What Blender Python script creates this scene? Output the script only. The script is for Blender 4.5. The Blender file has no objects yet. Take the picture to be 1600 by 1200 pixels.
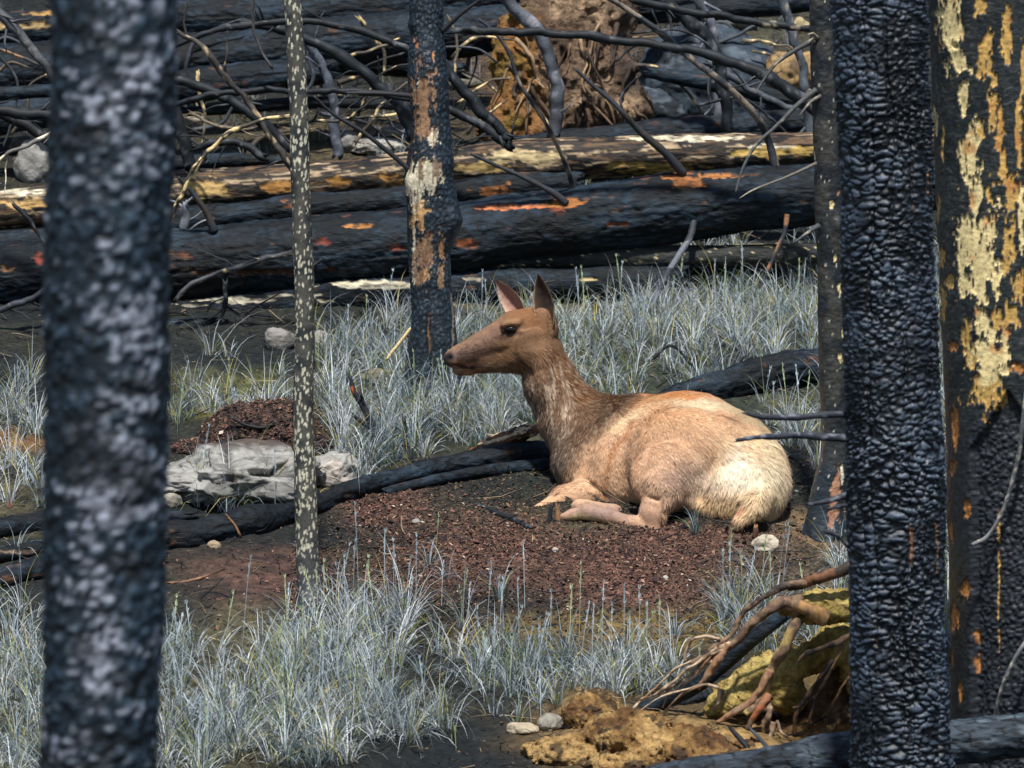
import bpy, bmesh, math, random
import numpy as np
from math import radians, sin, cos, pi

# ------------------------------------------------------------------ camera, sky, sun, exposure
F = 6800.0            # focal length in pixels of the 1600 px wide photograph
PITCH = radians(8.0)
CZ = 4.0
sc = bpy.context.scene
C = sc.collection
cam_d = bpy.data.cameras.new("camera")
cam = bpy.data.objects.new("camera", cam_d)
C.objects.link(cam)
cam_d.sensor_width = 36.0
cam_d.lens = 36.0 * F / 1600.0
cam.location = (0, 0, CZ)
cam.rotation_euler = (radians(90) - PITCH, 0, 0)
cam_d.clip_end = 1000
cam_d.dof.use_dof = True
cam_d.dof.focus_distance = 20.3
cam_d.dof.aperture_fstop = 6.3
sc.camera = cam

SUN_DIR = np.array([0.0, -0.46, 1.0]); SUN_DIR /= np.linalg.norm(SUN_DIR)   # towards the sun
world = bpy.data.worlds.new("World")
sc.world = world
world.use_nodes = True
nt = world.node_tree
bg = nt.nodes["Background"]
sky = nt.nodes.new("ShaderNodeTexSky")
sky.sky_type = 'NISHITA'
sky.sun_disc = False
sky.sun_elevation = math.asin(SUN_DIR[2])
sky.sun_rotation = math.atan2(SUN_DIR[0], SUN_DIR[1])
nt.links.new(sky.outputs[0], bg.inputs[0])
bg.inputs[1].default_value = 0.085
sun_d = bpy.data.lights.new("sun", 'SUN')
sun_d.energy = 5.0
sun_d.angle = radians(3.0)
sun_d.color = (1.0, 0.965, 0.91)
sun = bpy.data.objects.new("sun", sun_d)
C.objects.link(sun)
from mathutils import Vector
sun.rotation_euler = Vector(SUN_DIR).to_track_quat('Z', 'Y').to_euler()
sc.view_settings.view_transform = 'Standard'
sc.view_settings.look = 'None'
sc.view_settings.gamma = 1
sc.view_settings.exposure = 0.32
sc.cycles.max_bounces = 6
sc.cycles.diffuse_bounces = 3
sc.cycles.glossy_bounces = 2
sc.cycles.use_denoising = True

# ------------------------------------------------------------------ helpers
SP, CP = sin(PITCH), cos(PITCH)

def S(r, g, b):
    """sRGB 0..255 to linear"""
    o = []
    for c in (r, g, b):
        c /= 255.0
        o.append(c / 12.92 if c <= 0.04045 else ((c + 0.055) / 1.055) ** 2.4)
    return np.array(o)

def P(px, py, Y):
    """the point at depth Y (metres along +Y) that the photograph shows at pixel px, py"""
    x = (px - 800) / F; u = (600 - py) / F
    dy = CP + u * SP; dz = -SP + u * CP
    k = Y / dy
    return np.array([x * k, Y, CZ + dz * k])

def proj(v):
    """world points -> pixel coordinates of the photograph"""
    x = v[:, 0]; y = v[:, 1]; z = v[:, 2] - CZ
    f = y * CP - z * SP
    u = y * SP + z * CP
    return 800 + F * x / f, 600 - F * u / f

def hsh(i, j, k, seed):
    h = (i.astype(np.int64) * 374761393 + j.astype(np.int64) * 668265263 + k.astype(np.int64) * 2147483647 + seed * 974634777) & 0xffffffff
    h = ((h ^ (h >> 13)) * 1274126177) & 0xffffffff
    h = ((h ^ (h >> 15)) * 2246822519) & 0xffffffff
    h = h ^ (h >> 16)
    return (h & 0xffffff).astype(np.float64) / 0xffffff

def noise(p, seed=0):
    """value noise in -1..1 at (n,3)"""
    i = np.floor(p).astype(np.int64); f = p - i
    f = f * f * f * (f * (f * 6 - 15) + 10)
    r = 0
    for a in (0, 1):
        wa = f[:, 0] if a else 1 - f[:, 0]
        for b in (0, 1):
            wb = f[:, 1] if b else 1 - f[:, 1]
            for c in (0, 1):
                wc = f[:, 2] if c else 1 - f[:, 2]
                r = r + wa * wb * wc * hsh(i[:, 0] + a, i[:, 1] + b, i[:, 2] + c, seed)
    return r * 2 - 1

def fbm(p, octv=4, seed=0, gain=0.5):
    r = 0; a = 1.0; s = 0
    for o in range(octv):
        r = r + a * noise(p * (2.03 ** o) + 17.3 * o, seed + o); s += a; a *= gain
    return r / s

def worley(p, seed=0):
    i = np.floor(p).astype(np.int64)
    F1 = np.full(len(p), 9.0); F2 = np.full(len(p), 9.0)
    for a in (-1, 0, 1):
        for b in (-1, 0, 1):
            for c in (-1, 0, 1):
                ca, cb, cc = i[:, 0] + a, i[:, 1] + b, i[:, 2] + c
                q = np.stack([ca + hsh(ca, cb, cc, seed), cb + hsh(ca, cb, cc, seed + 7), cc + hsh(ca, cb, cc, seed + 13)], 1)
                d = np.sqrt(((q - p) ** 2).sum(1))
                m = d < F1
                F2 = np.where(m, F1, np.minimum(F2, d)); F1 = np.where(m, d, F1)
    return F1, F2

def sstep(a, b, x):
    t = np.clip((x - a) / (b - a), 0, 1)
    return t * t * (3 - 2 * t)

def lerp(a, b, t):
    return a + (b - a) * (t[:, None] if np.ndim(t) == 1 and np.ndim(a) != 1 or np.ndim(t) == 1 else t)

def mixc(col, c, m):
    return col + (np.asarray(c) - col) * m[:, None]

def tag(o, label=None, cat=None, group=None, kind=None):
    if label: o["label"] = label
    if cat: o["category"] = cat
    if group: o["group"] = group
    if kind: o["kind"] = kind
    return o

def empty(name, loc, label, cat, group=None):
    o = bpy.data.objects.new(name, None); C.objects.link(o)
    o.location = [float(a) for a in loc]
    return tag(o, label, cat, group)

def mesh(name, v, quads=None, tris=None, mat=None, col=None, parent=None, origin=None, smooth=True, extra=None):
    """ONE mesh object from numpy arrays in world coordinates"""
    v = np.asarray(v, dtype=np.float64)
    if parent is not None:
        p = parent; o = np.zeros(3)
        while p is not None:
            o = o + np.array(p.location); p = p.parent
        lo = o
    else:
        lo = np.asarray(origin if origin is not None else [v[:, 0].mean(), v[:, 1].mean(), v[:, 2].min()], dtype=float)
    me = bpy.data.meshes.new(name)
    nv = len(v)
    me.vertices.add(nv)
    me.vertices.foreach_set("co", (v - lo).astype(np.float32).ravel())
    loops = []; starts = []; tot = []
    s = 0
    if quads is not None and len(quads):
        q = np.asarray(quads, dtype=np.int32); loops.append(q.ravel()); starts.append(s + 4 * np.arange(len(q))); s += 4 * len(q); tot.append(np.full(len(q), 4))
    if tris is not None and len(tris):
        q = np.asarray(tris, dtype=np.int32); loops.append(q.ravel()); starts.append(s + 3 * np.arange(len(q))); s += 3 * len(q); tot.append(np.full(len(q), 3))
    loops = np.concatenate(loops); starts = np.concatenate(starts); tot = np.concatenate(tot)
    me.loops.add(len(loops)); me.loops.foreach_set("vertex_index", loops.astype(np.int32))
    me.polygons.add(len(starts)); me.polygons.foreach_set("loop_start", starts.astype(np.int32))
    try: me.polygons.foreach_set("loop_total", tot.astype(np.int32))
    except Exception: pass
    me.polygons.foreach_set("use_smooth", np.full(len(starts), bool(smooth)))
    me.update(calc_edges=True)
    if col is not None:
        a = me.color_attributes.new("Col", 'FLOAT_COLOR', 'POINT')
        c4 = np.ones((nv, 4), dtype=np.float32); c4[:, :3] = np.clip(col, 0, 1)
        if extra is not None: c4[:, 3] = extra
        a.data.foreach_set("color", c4.ravel())
    if mat: me.materials.append(mat)
    ob = bpy.data.objects.new(name, me); C.objects.link(ob)
    if parent is not None: ob.parent = parent
    else: ob.location = [float(a) for a in lo]
    return ob

def material(name, rough=0.7, spec=0.4, bump=0.4, scale=60.0, var=0.35, stretch=(1, 1, 1), dist=0.004, kind='noise', fine=0.0, trans=0.0, sheen=0.0):
    m = bpy.data.materials.new(name); m.use_nodes = True
    n = m.node_tree; N = n.nodes; L = n.links
    b = N["Principled BSDF"]
    b.inputs["Roughness"].default_value = rough
    b.inputs["Specular IOR Level"].default_value = spec
    at = N.new("ShaderNodeAttribute"); at.attribute_name = "Col"
    tc = N.new("ShaderNodeTexCoord"); mp = N.new("ShaderNodeMapping")
    mp.inputs["Scale"].default_value = stretch
    L.new(tc.outputs["Object"], mp.inputs["Vector"])
    tx = N.new("ShaderNodeTexNoise"); tx.inputs["Scale"].default_value = scale; tx.inputs["Detail"].default_value = 6; tx.inputs["Roughness"].default_value = 0.62
    L.new(mp.outputs[0], tx.inputs["Vector"])
    h = tx.outputs["Fac"]
    if kind == 'cell':
        vo = N.new("ShaderNodeTexVoronoi"); vo.feature = 'DISTANCE_TO_EDGE'; vo.inputs["Scale"].default_value = scale * 0.5
        L.new(mp.outputs[0], vo.inputs["Vector"])
        cr = N.new("ShaderNodeMapRange"); cr.inputs["From Max"].default_value = 0.12
        L.new(vo.outputs["Distance"], cr.inputs["Value"])
        ad = N.new("ShaderNodeMath"); ad.operation = 'MULTIPLY_ADD'; ad.inputs[1].default_value = 0.6
        L.new(cr.outputs[0], ad.inputs[0]); L.new(h, ad.inputs[2]); h = ad.outputs[0]
    mr = N.new("ShaderNodeMapRange")
    mr.inputs["From Min"].default_value = 0.3; mr.inputs["From Max"].default_value = 0.7
    mr.inputs["To Min"].default_value = 1 - var; mr.inputs["To Max"].default_value = 1 + var
    L.new(tx.outputs["Fac"], mr.inputs["Value"])
    rr_ = N.new("ShaderNodeMapRange"); rr_.inputs["To Min"].default_value = 0.8; rr_.inputs["To Max"].default_value = rough
    L.new(at.outputs["Alpha"], rr_.inputs["Value"]); L.new(rr_.outputs[0], b.inputs["Roughness"])
    mu = N.new("ShaderNodeVectorMath"); mu.operation = 'SCALE'
    L.new(at.outputs["Color"], mu.inputs[0]); L.new(mr.outputs[0], mu.inputs["Scale"])
    L.new(mu.outputs[0], b.inputs["Base Color"])
    if bump > 0:
        bp = N.new("ShaderNodeBump"); ms = N.new("ShaderNodeMath"); ms.operation = 'MULTIPLY'; ms.inputs[1].default_value = bump
        L.new(at.outputs["Alpha"], ms.inputs[0]); L.new(ms.outputs[0], bp.inputs["Strength"]); bp.inputs["Distance"].default_value = dist
        L.new(h, bp.inputs["Height"]); L.new(bp.outputs[0], b.inputs["Normal"])
    if sheen: b.inputs["Sheen Weight"].default_value = sheen
    if trans:
        tr = N.new("ShaderNodeBsdfTranslucent"); L.new(mu.outputs[0], tr.inputs["Color"])
        mx = N.new("ShaderNodeMixShader"); mx.inputs[0].default_value = trans
        L.new(b.outputs[0], mx.inputs[1]); L.new(tr.outputs[0], mx.inputs[2])
        L.new(mx.outputs[0], N["Material Output"].inputs["Surface"])
    return m

M_CHAR = material("charred_bark", 0.46, 0.5, 0.7, 45, 0.55, (1, 1, 1.6), 0.006)
M_LOG = material("burnt_log_wood", 0.6, 0.22, 1.0, 34, 0.55, (0.45, 1.3, 1.3), 0.014)
M_WOOD = material("bare_weathered_wood", 0.75, 0.25, 0.6, 60, 0.35, (1, 1, 0.3), 0.004)
M_TWIG = material("dead_twig_bark", 0.65, 0.35, 0.5, 90, 0.4, (1, 1, 1), 0.003)
M_SOIL = material("burnt_soil", 0.9, 0.2, 0.9, 30, 0.55, (1, 1, 1), 0.02, fine=1)
M_ROCK = material("rock_surface", 0.85, 0.25, 0.9, 14, 0.3, (1, 1, 1), 0.02)
M_DIRT = material("clay_soil", 0.95, 0.15, 1.0, 40, 0.5, (1, 1, 1), 0.03)
M_LITTER = material("litter_chip", 0.85, 0.2, 0, 30, 0.2)
M_GRASS = material("grass_blade", 0.5, 0.35, 0, 8, 0.15, trans=0.25)
M_FUR = material("fur_strand", 0.7, 0.2, 0, 30, 0.12)
M_HIDE = material("elk_hide", 0.8, 0.15, 0.5, 90, 0.14, (1, 1, 1), 0.004)
M_EYE = material("dark_wet_eye", 0.06, 0.8, 0, 10, 0.0)

# ------------------------------------------------------------------ terrain shape
_T = [(5, None, -0.95), (9, None, -0.55)]
_py = [1330, 1200, 1100, 1000, 900, 820, 700, 600, 500, 350, 200, 0, -150]
_d = [16.0, 17.0, 17.75, 18.5, 19.3, 20.0, 21.2, 22.3, 23.5, 25.7, 28.2, 32.0, 36.0]
_px = [-40, 4, 8]
ys = np.array([-40, 4.0, 9.0] + _d + [60, 120, 400.0])
zs = np.array([-2.6, -1.15, -0.75] + [P(800, a, b)[2] for a, b in zip(_py, _d)] + [8.5, 26, 60.0])
_yy = np.linspace(-40, 400, 8801)
_zz = np.interp(_yy, ys, zs)
_k = np.exp(-0.5 * (np.arange(-24, 25) / 9.0) ** 2); _k /= _k.sum()
_zs = np.convolve(np.pad(_zz, 24, mode='edge'), _k, mode='valid')

MOUNDS = []   # (px, py, rx m, ry m, height) on the hillside

def base_h(x, y):
    return np.interp(y, _yy, _zs)

def G0(px, py):
    """where the photograph's pixel meets the bare hillside"""
    lo, hi = 5.0, 60.0
    for _ in range(40):
        m = 0.5 * (lo + hi)
        if P(px, py, m)[2] > base_h(0, m): lo = m
        else: hi = m
    return P(px, py, lo)

for px, py, rx, ry, h in [
    (960, 818, 0.42, 0.22, 0.028), (1150, 822, 0.25, 0.2, 0.03), (1040, 900, 0.95, 0.35, 0.06), (700, 880, 0.6, 0.4, 0.05), (1000, 1165, 0.30, 0.25, 0.10), (930, 1110, 0.14, 0.12, 0.10),
    (1130, 1185, 0.45, 0.25, 0.10), (1270, 850, 0.15, 0.2, 0.05), (400, 680, 0.38, 0.3, 0.10), (600, 900, 0.5, 0.5, -0.05),
    (300, 1000, 0.5, 0.6, 0.05), (1180, 560, 0.8, 0.5, 0.08), (880, 140, 0.6, 0.8, 0.15), (560, 220, 0.6, 0.5, 0.08)]:
    g = G0(px, py); MOUNDS.append((g[0], g[1], rx, ry, h))

def H(x, y, detail=True):
    x = np.atleast_1d(np.asarray(x, float)); y = np.atleast_1d(np.asarray(y, float))
    z = base_h(x, y).copy()
    for mx, my, rx, ry, h in MOUNDS:
        z += h * np.exp(-(((x - mx) / rx) ** 2 + ((y - my) / ry) ** 2))
    p = np.stack([x, y, np.zeros_like(x)], 1)
    far = np.clip((np.abs(x) + np.maximum(0, y - 24) * 0.6) / 6.0, 0.25, 3)
    z += 0.05 * noise(p * 0.9, 3) * far + 0.022 * fbm(p * 3.1, 2, 5)
    if detail:
        z += 0.011 * fbm(p * 14, 3, 9) + 0.006 * np.abs(noise(p * 38, 21))
    return z

def G(px, py):
    lo, hi = 5.0, 60.0
    for _ in range(26):
        m = 0.5 * (lo + hi); q = P(px, py, m)
        if q[2] > H(q[0], m, False)[0]: lo = m
        else: hi = m
    return P(px, py, lo)

def blob(X, Y, cx, cy, rx, ry):
    return np.exp(-((((X - cx) / rx) ** 2 + ((Y - cy) / ry) ** 2) ** 1.5))

# soil zones: pixel centre, pixel radii, colour, strength
C_BLACK = S(22, 27, 30); C_RED = S(96, 70, 60); C_OCHRE = S(112, 92, 52); C_YEL = S(128, 104, 66); C_DK = S(38, 40, 35); C_MOSS = S(92, 92, 44)
ZONES = [
    (1020, 890, 190, 60, C_RED, 0.9), (740, 860, 140, 60, C_RED, 0.75), (600, 800, 60, 35, C_RED, 0.8), (400, 890, 130, 50, C_RED, 0.6),
    (400, 640, 90, 22, S(120, 92, 56), 0.7), (330, 640, 60, 30, C_MOSS, .6),
    (480, 830, 260, 30, C_BLACK, 0.8), (780, 770, 130, 40, C_BLACK, 0.9), (1060, 840, 140, 26, C_RED, 0.8), (300, 940, 60, 30, C_BLACK, .5),
    (1000, 990, 260, 40, C_OCHRE, 0.75), (1200, 900, 120, 50, S(74, 64, 52), 0.8), (1270, 830, 70, 40, S(120, 98, 74), 0.7),
    (750, 1180, 260, 45, C_BLACK, 0.85), (1000, 1160, 150, 50, C_YEL, 0.95), (1180, 1160, 200, 60, C_YEL, 0.95), (940, 1110, 60, 40, S(130, 106, 70), 0.95),
    (1000, 600, 300, 120, S(70, 78, 62), 0.4), (350, 560, 150, 40, C_BLACK, 0.7), (380, 600, 100, 20, C_MOSS, 0.6), (30, 690, 50, 12, S(130, 96, 62), 0.7),
    (800, 530, 80, 40, C_MOSS, 0.5), (1180, 470, 100, 30, C_MOSS, 0.5), (560, 230, 200, 60, S(96, 84, 60), 0.5), (350, 220, 120, 60, S(70, 66, 50), 0.5),
    (1280, 1040, 80, 60, C_OCHRE, 0.6), (20, 960, 60, 30, C_BLACK, 0.8),
    (1180, 60, 120, 60, S(80, 76, 60), 0.5), (880, 120, 140, 100, S(120, 92, 66), 0.7),
]

def soil_color(v):
    X, Yp = proj(v)
    p = np.stack([v[:, 0], v[:, 1], v[:, 1] * 0], 1)
    wx = 40 * fbm(p * 2.2, 3, 31); wy = 25 * fbm(p * 2.2, 3, 41)
    X = X + wx; Yp = Yp + wy
    col = np.tile(C_DK, (len(v), 1))
    col = mixc(col, S(84, 78, 56), 0.7 * sstep(-0.1, 0.5, fbm(p * 1.3, 3, 51)))
    col = mixc(col, C_BLACK, 0.8 * sstep(0.0, 0.4, fbm(p * 1.9, 3, 61)))
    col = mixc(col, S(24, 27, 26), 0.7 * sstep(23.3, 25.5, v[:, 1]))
    for cx, cy, rx, ry, c, s in ZONES:
        col = mixc(col, c, s * blob(X, Yp, cx, cy, rx, ry))
    n = fbm(p * 22, 3, 71)
    col = mixc(col, C_BLACK, 0.55 * sstep(0.05, 0.45, n))
    col = mixc(col, np.minimum(col * 1.6, 1), 0.6 * sstep(0.1, 0.5, -n))
    return col

def build_ground():
    xs = np.concatenate([np.linspace(-260, -9, 24), np.linspace(-8.6, -3.4, 90)[:-1], np.arange(-3.4, 3.4, 0.018), np.linspace(3.4, 8.6, 90), np.linspace(9, 260, 24)])
    yv = np.concatenate([np.linspace(-40, 4, 12), np.linspace(5, 16, 120)[:-1], np.arange(16, 24, 0.018), np.arange(24, 36, 0.04), np.linspace(36, 50, 90)[1:], np.linspace(52, 400, 40)])
    XX, YY = np.meshgrid(xs, yv)
    x = XX.ravel(); y = YY.ravel()
    z = H(x, y)
    v = np.stack([x, y, z], 1)
    nx, ny = len(xs), len(yv)
    idx = np.arange(nx * ny).reshape(ny, nx)
    q = np.stack([idx[:-1, :-1].ravel(), idx[:-1, 1:].ravel(), idx[1:, 1:].ravel(), idx[1:, :-1].ravel()], 1)
    o = mesh("ground", v, quads=q, mat=M_SOIL, col=soil_color(v), origin=(0, 0, 0))
    tag(o, kind="structure")
build_ground()

# ------------------------------------------------------------------ tubes: trunks, logs, branches, roots
def catmull(pts, rad, step):
    pts = np.asarray(pts, float); rad = np.asarray(rad, float)
    if len(pts) < 2: raise ValueError
    n = len(pts)
    ext = np.vstack([2 * pts[0] - pts[1], pts, 2 * pts[-1] - pts[-2]])
    re = np.concatenate([[rad[0]], rad, [rad[-1]]])
    P_, R_ = [], []
    for i in range(n - 1):
        L = np.linalg.norm(pts[i + 1] - pts[i]); m = max(2, int(L / step))
        t = np.linspace(0, 1, m, endpoint=False)[:, None]
        a, b, c, d = ext[i], ext[i + 1], ext[i + 2], ext[i + 3]
        P_.append(0.5 * ((2 * b) + (c - a) * t + (2 * a - 5 * b + 4 * c - d) * t ** 2 + (3 * b - a - 3 * c + d) * t ** 3))
        R_.append(re[i + 1] + (re[i + 2] - re[i + 1]) * (t[:, 0] ** 2 * (3 - 2 * t[:, 0])))
    P_.append(pts[-1:]); R_.append(rad[-1:])
    return np.vstack(P_), np.concatenate(R_)

def tube(pts, rad, nseg=24, step=0.02, disp=None, cap=True, jag=0.0, seed=0, oval=1.0, wob=0.0):
    """returns v, quads, tris, info(angle, length, centre, radius, rough normal)"""
    c, r = catmull(pts, rad, step)
    if wob:
        c = c + wob * np.stack([noise(c * 7 + seed, seed + k) + 0.5 * noise(c * 19 + seed, seed + 5 + k) for k in range(3)], 1)
        r = r * (1 + 0.14 * noise(c * 9, seed + 9))
    n = len(c)
    T = np.gradient(c, axis=0); T /= np.linalg.norm(T, axis=1)[:, None] + 1e-12
    up = np.array([0, 0, 1.0]) if abs(T[0][2]) < 0.8 else np.array([0, -1.0, 0])
    U = np.zeros((n, 3)); W = np.zeros((n, 3))
    u = up - T[0] * up.dot(T[0]); u /= np.linalg.norm(u)
    for i in range(n):
        u = u - T[i] * u.dot(T[i]); u /= np.linalg.norm(u); U[i] = u; W[i] = np.cross(T[i], u)
    a = np.linspace(0, 2 * pi, nseg, endpoint=False)
    ln = np.concatenate([[0], np.cumsum(np.linalg.norm(np.diff(c, axis=0), axis=1))])
    A = np.tile(a, n); Ln = np.repeat(ln, nseg); R = np.repeat(r, nseg)
    Nn = np.cos(A)[:, None] * np.repeat(U, nseg, 0) + oval * np.sin(A)[:, None] * np.repeat(W, nseg, 0)
    Cc = np.repeat(c, nseg, 0)
    v0 = Cc + Nn * R[:, None]
    if jag:
        k = jag * noise(np.stack([np.cos(A) * 2.2 + seed, np.sin(A) * 2.2, A * 0], 1), seed)
        k2 = jag * noise(np.stack([np.cos(A) * 6 + seed, np.sin(A) * 6, A * 0], 1), seed + 5)
        w0 = np.exp(-Ln / (jag + 1e-6) * 1.5); w1 = np.exp(-(ln[-1] - Ln) / (jag + 1e-6) * 1.5)
        v0 = v0 + np.repeat(T, nseg, 0) * ((k + k2) * (w1 - w0))[:, None]
    info = dict(A=A, L=Ln, C=Cc, R=R, N=Nn, total=ln[-1])
    d = disp(v0, info) if disp else 0
    v = v0 + Nn * (d[:, None] if np.ndim(d) else 0)
    idx = np.arange(n * nseg).reshape(n, nseg)
    nxt = np.roll(idx, -1, axis=1)
    q = np.stack([idx[:-1].ravel(), nxt[:-1].ravel(), nxt[1:].ravel(), idx[1:].ravel()], 1)
    tris = None
    if cap:
        v = np.vstack([v, c[0] + T[0] * min(r[0] * .4, .03), c[-1] - T[-1] * min(r[-1] * 0.4, .03)])
        s = n * nseg
        t1 = np.stack([np.full(nseg, s), nxt[0], idx[0]], 1); t2 = np.stack([np.full(nseg, s + 1), idx[-1], nxt[-1]], 1)
        tris = np.vstack([t1, t2])
        for kk in ('A', 'L', 'R'):
            info[kk] = np.concatenate([info[kk], [info[kk][0], info[kk][-1]]])
        info['C'] = np.vstack([info['C'], c[0], c[-1]]); info['N'] = np.vstack([info['N'], -T[0], T[-1]])
    return v, q, tris, info

def merge(parts):
    """join (v,q,t,col) tuples into arrays"""
    V, Q, T, K = [], [], [], []; s = 0
    for v, q, t, c in parts:
        V.append(v); K.append(c)
        if q is not None and len(q): Q.append(np.asarray(q) + s)
        if t is not None and len(t): T.append(np.asarray(t) + s)
        s += len(v)
    return np.vstack(V), (np.vstack(Q) if Q else None), (np.vstack(T) if T else None), np.vstack(K)

CH0 = S(30, 40, 48)      # char
CH1 = S(20, 22, 25)
ASH = S(92, 100, 112)    # ashy film on char scales
PALE = S(226, 204, 150); TAN = S(186, 142, 84); ORG = S(150, 112, 80); WHT = S(236, 226, 196); BARK = S(74, 64, 54)

def patches(v, X, Yp, lst, sc_=1.0, seed=0, warp=0.35):
    """noise-edged patches of bare wood: list of (px, py, rx, ry, colour)"""
    m_all = np.zeros(len(v)); col = np.zeros((len(v), 3))
    n1 = fbm(np.stack([v[:, 0] * 16, v[:, 1] * 16, v[:, 2] * 7], 1) * sc_, 3, 80 + seed)
    n2 = fbm(np.stack([v[:, 0] * 60, v[:, 1] * 60, v[:, 2] * 26], 1) * sc_, 2, 90 + seed)
    for (cx, cy, rx, ry, c) in lst:
        d = np.sqrt(((X - cx) / rx) ** 2 + ((Yp - cy) / ry) ** 2) + warp * 1.5 * n1 + warp * n2
        m = sstep(1.04, 0.96, d)
        col = np.where((m > m_all)[:, None], c, col); m_all = np.maximum(m, m_all)
    return m_all, col

# ------------------------------------------------------------------ standing burnt trees
def char_disp(amp, cw, chh, seed, pits=0.0):
    def f(v, info):
        s = np.stack([v[:, 0] / cw, v[:, 1] / cw, v[:, 2] / chh], 1)
        s = s + 0.35 * np.stack([noise(v * 9, seed + 1), noise(v * 9, seed + 2), 1.6 * noise(v * 7, seed + 3)], 1)
        f1, f2 = worley(s, seed)
        e = sstep(0.0, 0.35, f2 - f1)
        d = amp * (e * (1 - 0.55 * f1) - 0.5) + amp * 1.2 * fbm(v * 3.0, 3, seed + 9) + amp * 0.3 * fbm(v * 70, 2, seed + 4)
        info['e'] = e * np.clip(1.15 - f1, 0, 1)
        return d
    return f

def pad(a, n):
    return np.concatenate([a, np.zeros(n - len(a))]) if len(a) < n else a

def root_pos(pts): return pts[0]

# 1. blurred trunk in the left foreground
def tree_left():
    Y = 9.0
    pr = lambda px, py: P(px, py, Y)
    pts = [pr(140, 2400), pr(150, 1500), pr(157, 1150), pr(163, 800), pr(168, 500), pr(172, 250), pr(178, 0), pr(182, -500), pr(188, -1500)]
    wd = [230, 205, 192, 194, 196, 198, 194, 185, 160]
    pts[0][2] = H(pts[0][0], Y)[0] - 0.05
    v, q, t, i = tube(pts, [w / 2 * Y / F for w in wd], 96, 0.011, char_disp(0.011, 0.036, 0.018, 11), jag=0.1, seed=3)
    e = pad(i['e'], len(v))
    n = fbm(v * 5, 4, 7)
    col = np.tile(S(16, 28, 38), (len(v), 1))
    X, Yp = proj(v)
    band = 0.30 * np.exp(-((X - 215) / 42) ** 2) - 0.22 * np.exp(-((X - 80) / 40) ** 2)      # lit right side and dim left edge painted into the ash tone
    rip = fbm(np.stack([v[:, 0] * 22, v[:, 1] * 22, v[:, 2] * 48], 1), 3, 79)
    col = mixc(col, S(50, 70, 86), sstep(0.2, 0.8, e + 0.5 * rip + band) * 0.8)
    col = mixc(col, S(146, 152, 166), sstep(0.5, 0.98, 0.7 * e + 0.8 * rip + 0.9 * fbm(v * 8, 3, 78) + band) * 0.9)  # pale ash blotches that also paint highlights on the raised scales
    col = mixc(col, S(16, 22, 28), sstep(0.05, 0.35, fbm(np.stack([v[:, 0] * 9, v[:, 1] * 9, v[:, 2] * 16], 1), 3, 77)) * 0.75)
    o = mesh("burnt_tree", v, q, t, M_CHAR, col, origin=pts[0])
    tag(o, "large out-of-focus blue grey charred trunk filling the left of the photo", "tree", "standing burnt trees")
tree_left()

# 2. the thin speckled sapling
def tree_speckled():
    Y = 18.95
    base = G(487, 955)
    pts = [P(488, 965, base[1]), P(482, 900, Y), P(478, 780, Y), P(474, 640, Y), P(476, 480, Y), P(470, 300, Y), P(466, 150, Y), P(457, 0, Y), P(450, -120, Y), P(444, -260, Y)]
    wd = [46, 38, 35, 32, 31, 30, 29, 27, 26, 24]
    def disp(v, info):
        return 0.0015 * fbm(v * 30, 3, 5) + 0.004 * np.maximum(0, noise(v * 6, 8))
    v, q, t, i = tube(pts, [w / 2 * Y / F for w in wd], 64, 0.0045, disp, jag=0.04, seed=5)
    s = np.stack([v[:, 0] / 0.0145, v[:, 1] / 0.0145, v[:, 2] / 0.034], 1) + 0.3 * np.stack([noise(v * 40, 1), noise(v * 40, 2), noise(v * 40, 3)], 1)
    f1, f2 = worley(s, 33)
    big = noise(v * 5, 44)
    X, Yp = proj(v)
    up = sstep(960, 820, Yp)
    spot = sstep(0.37, 0.30, f1 - 0.16 * big + 0.12 * fbm(v * np.array([1, 1, 1]) * 3.2, 2, 46) + 0.10 * noise(v * 90, 45)) * (0.4 + 0.6 * up)
    col = np.tile(S(76, 75, 70), (len(v), 1))
    col = mixc(col, S(44, 48, 50), sstep(-0.1, 0.4, fbm(v * 14, 3, 6)))
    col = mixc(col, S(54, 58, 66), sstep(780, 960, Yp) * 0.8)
    col = mixc(col, S(204, 200, 176), spot * 0.9)
    root = empty("burnt_sapling", pts[0], "slender dead sapling speckled with pale yellow spots, left of the elk", "tree", "standing burnt trees")
    mesh("trunk", v, q, t, M_TWIG, col, parent=root)
    for k, (a, w) in enumerate([([(468, 232), (452, 222), (440, 208)], 6), ([(480, 420), (494, 412), (502, 404)], 5), ([(478, 586), (490, 580)], 6), ([(458, 30), (448, 14), (446, 0)], 6)]):
        bv, bq, bt, bi = tube([P(x, y, Y - .01 * j) for j, (x, y) in enumerate(a)], np.linspace(w, w * .4, len(a)) / 2 * Y / F, 10, 0.01, lambda v, i: 0.001 * fbm(v * 60, 2, k))
        mesh("twig_stub", bv, bq, bt, M_TWIG, np.tile(S(60, 60, 58), (len(bv), 1)), parent=root)
tree_speckled()

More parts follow.
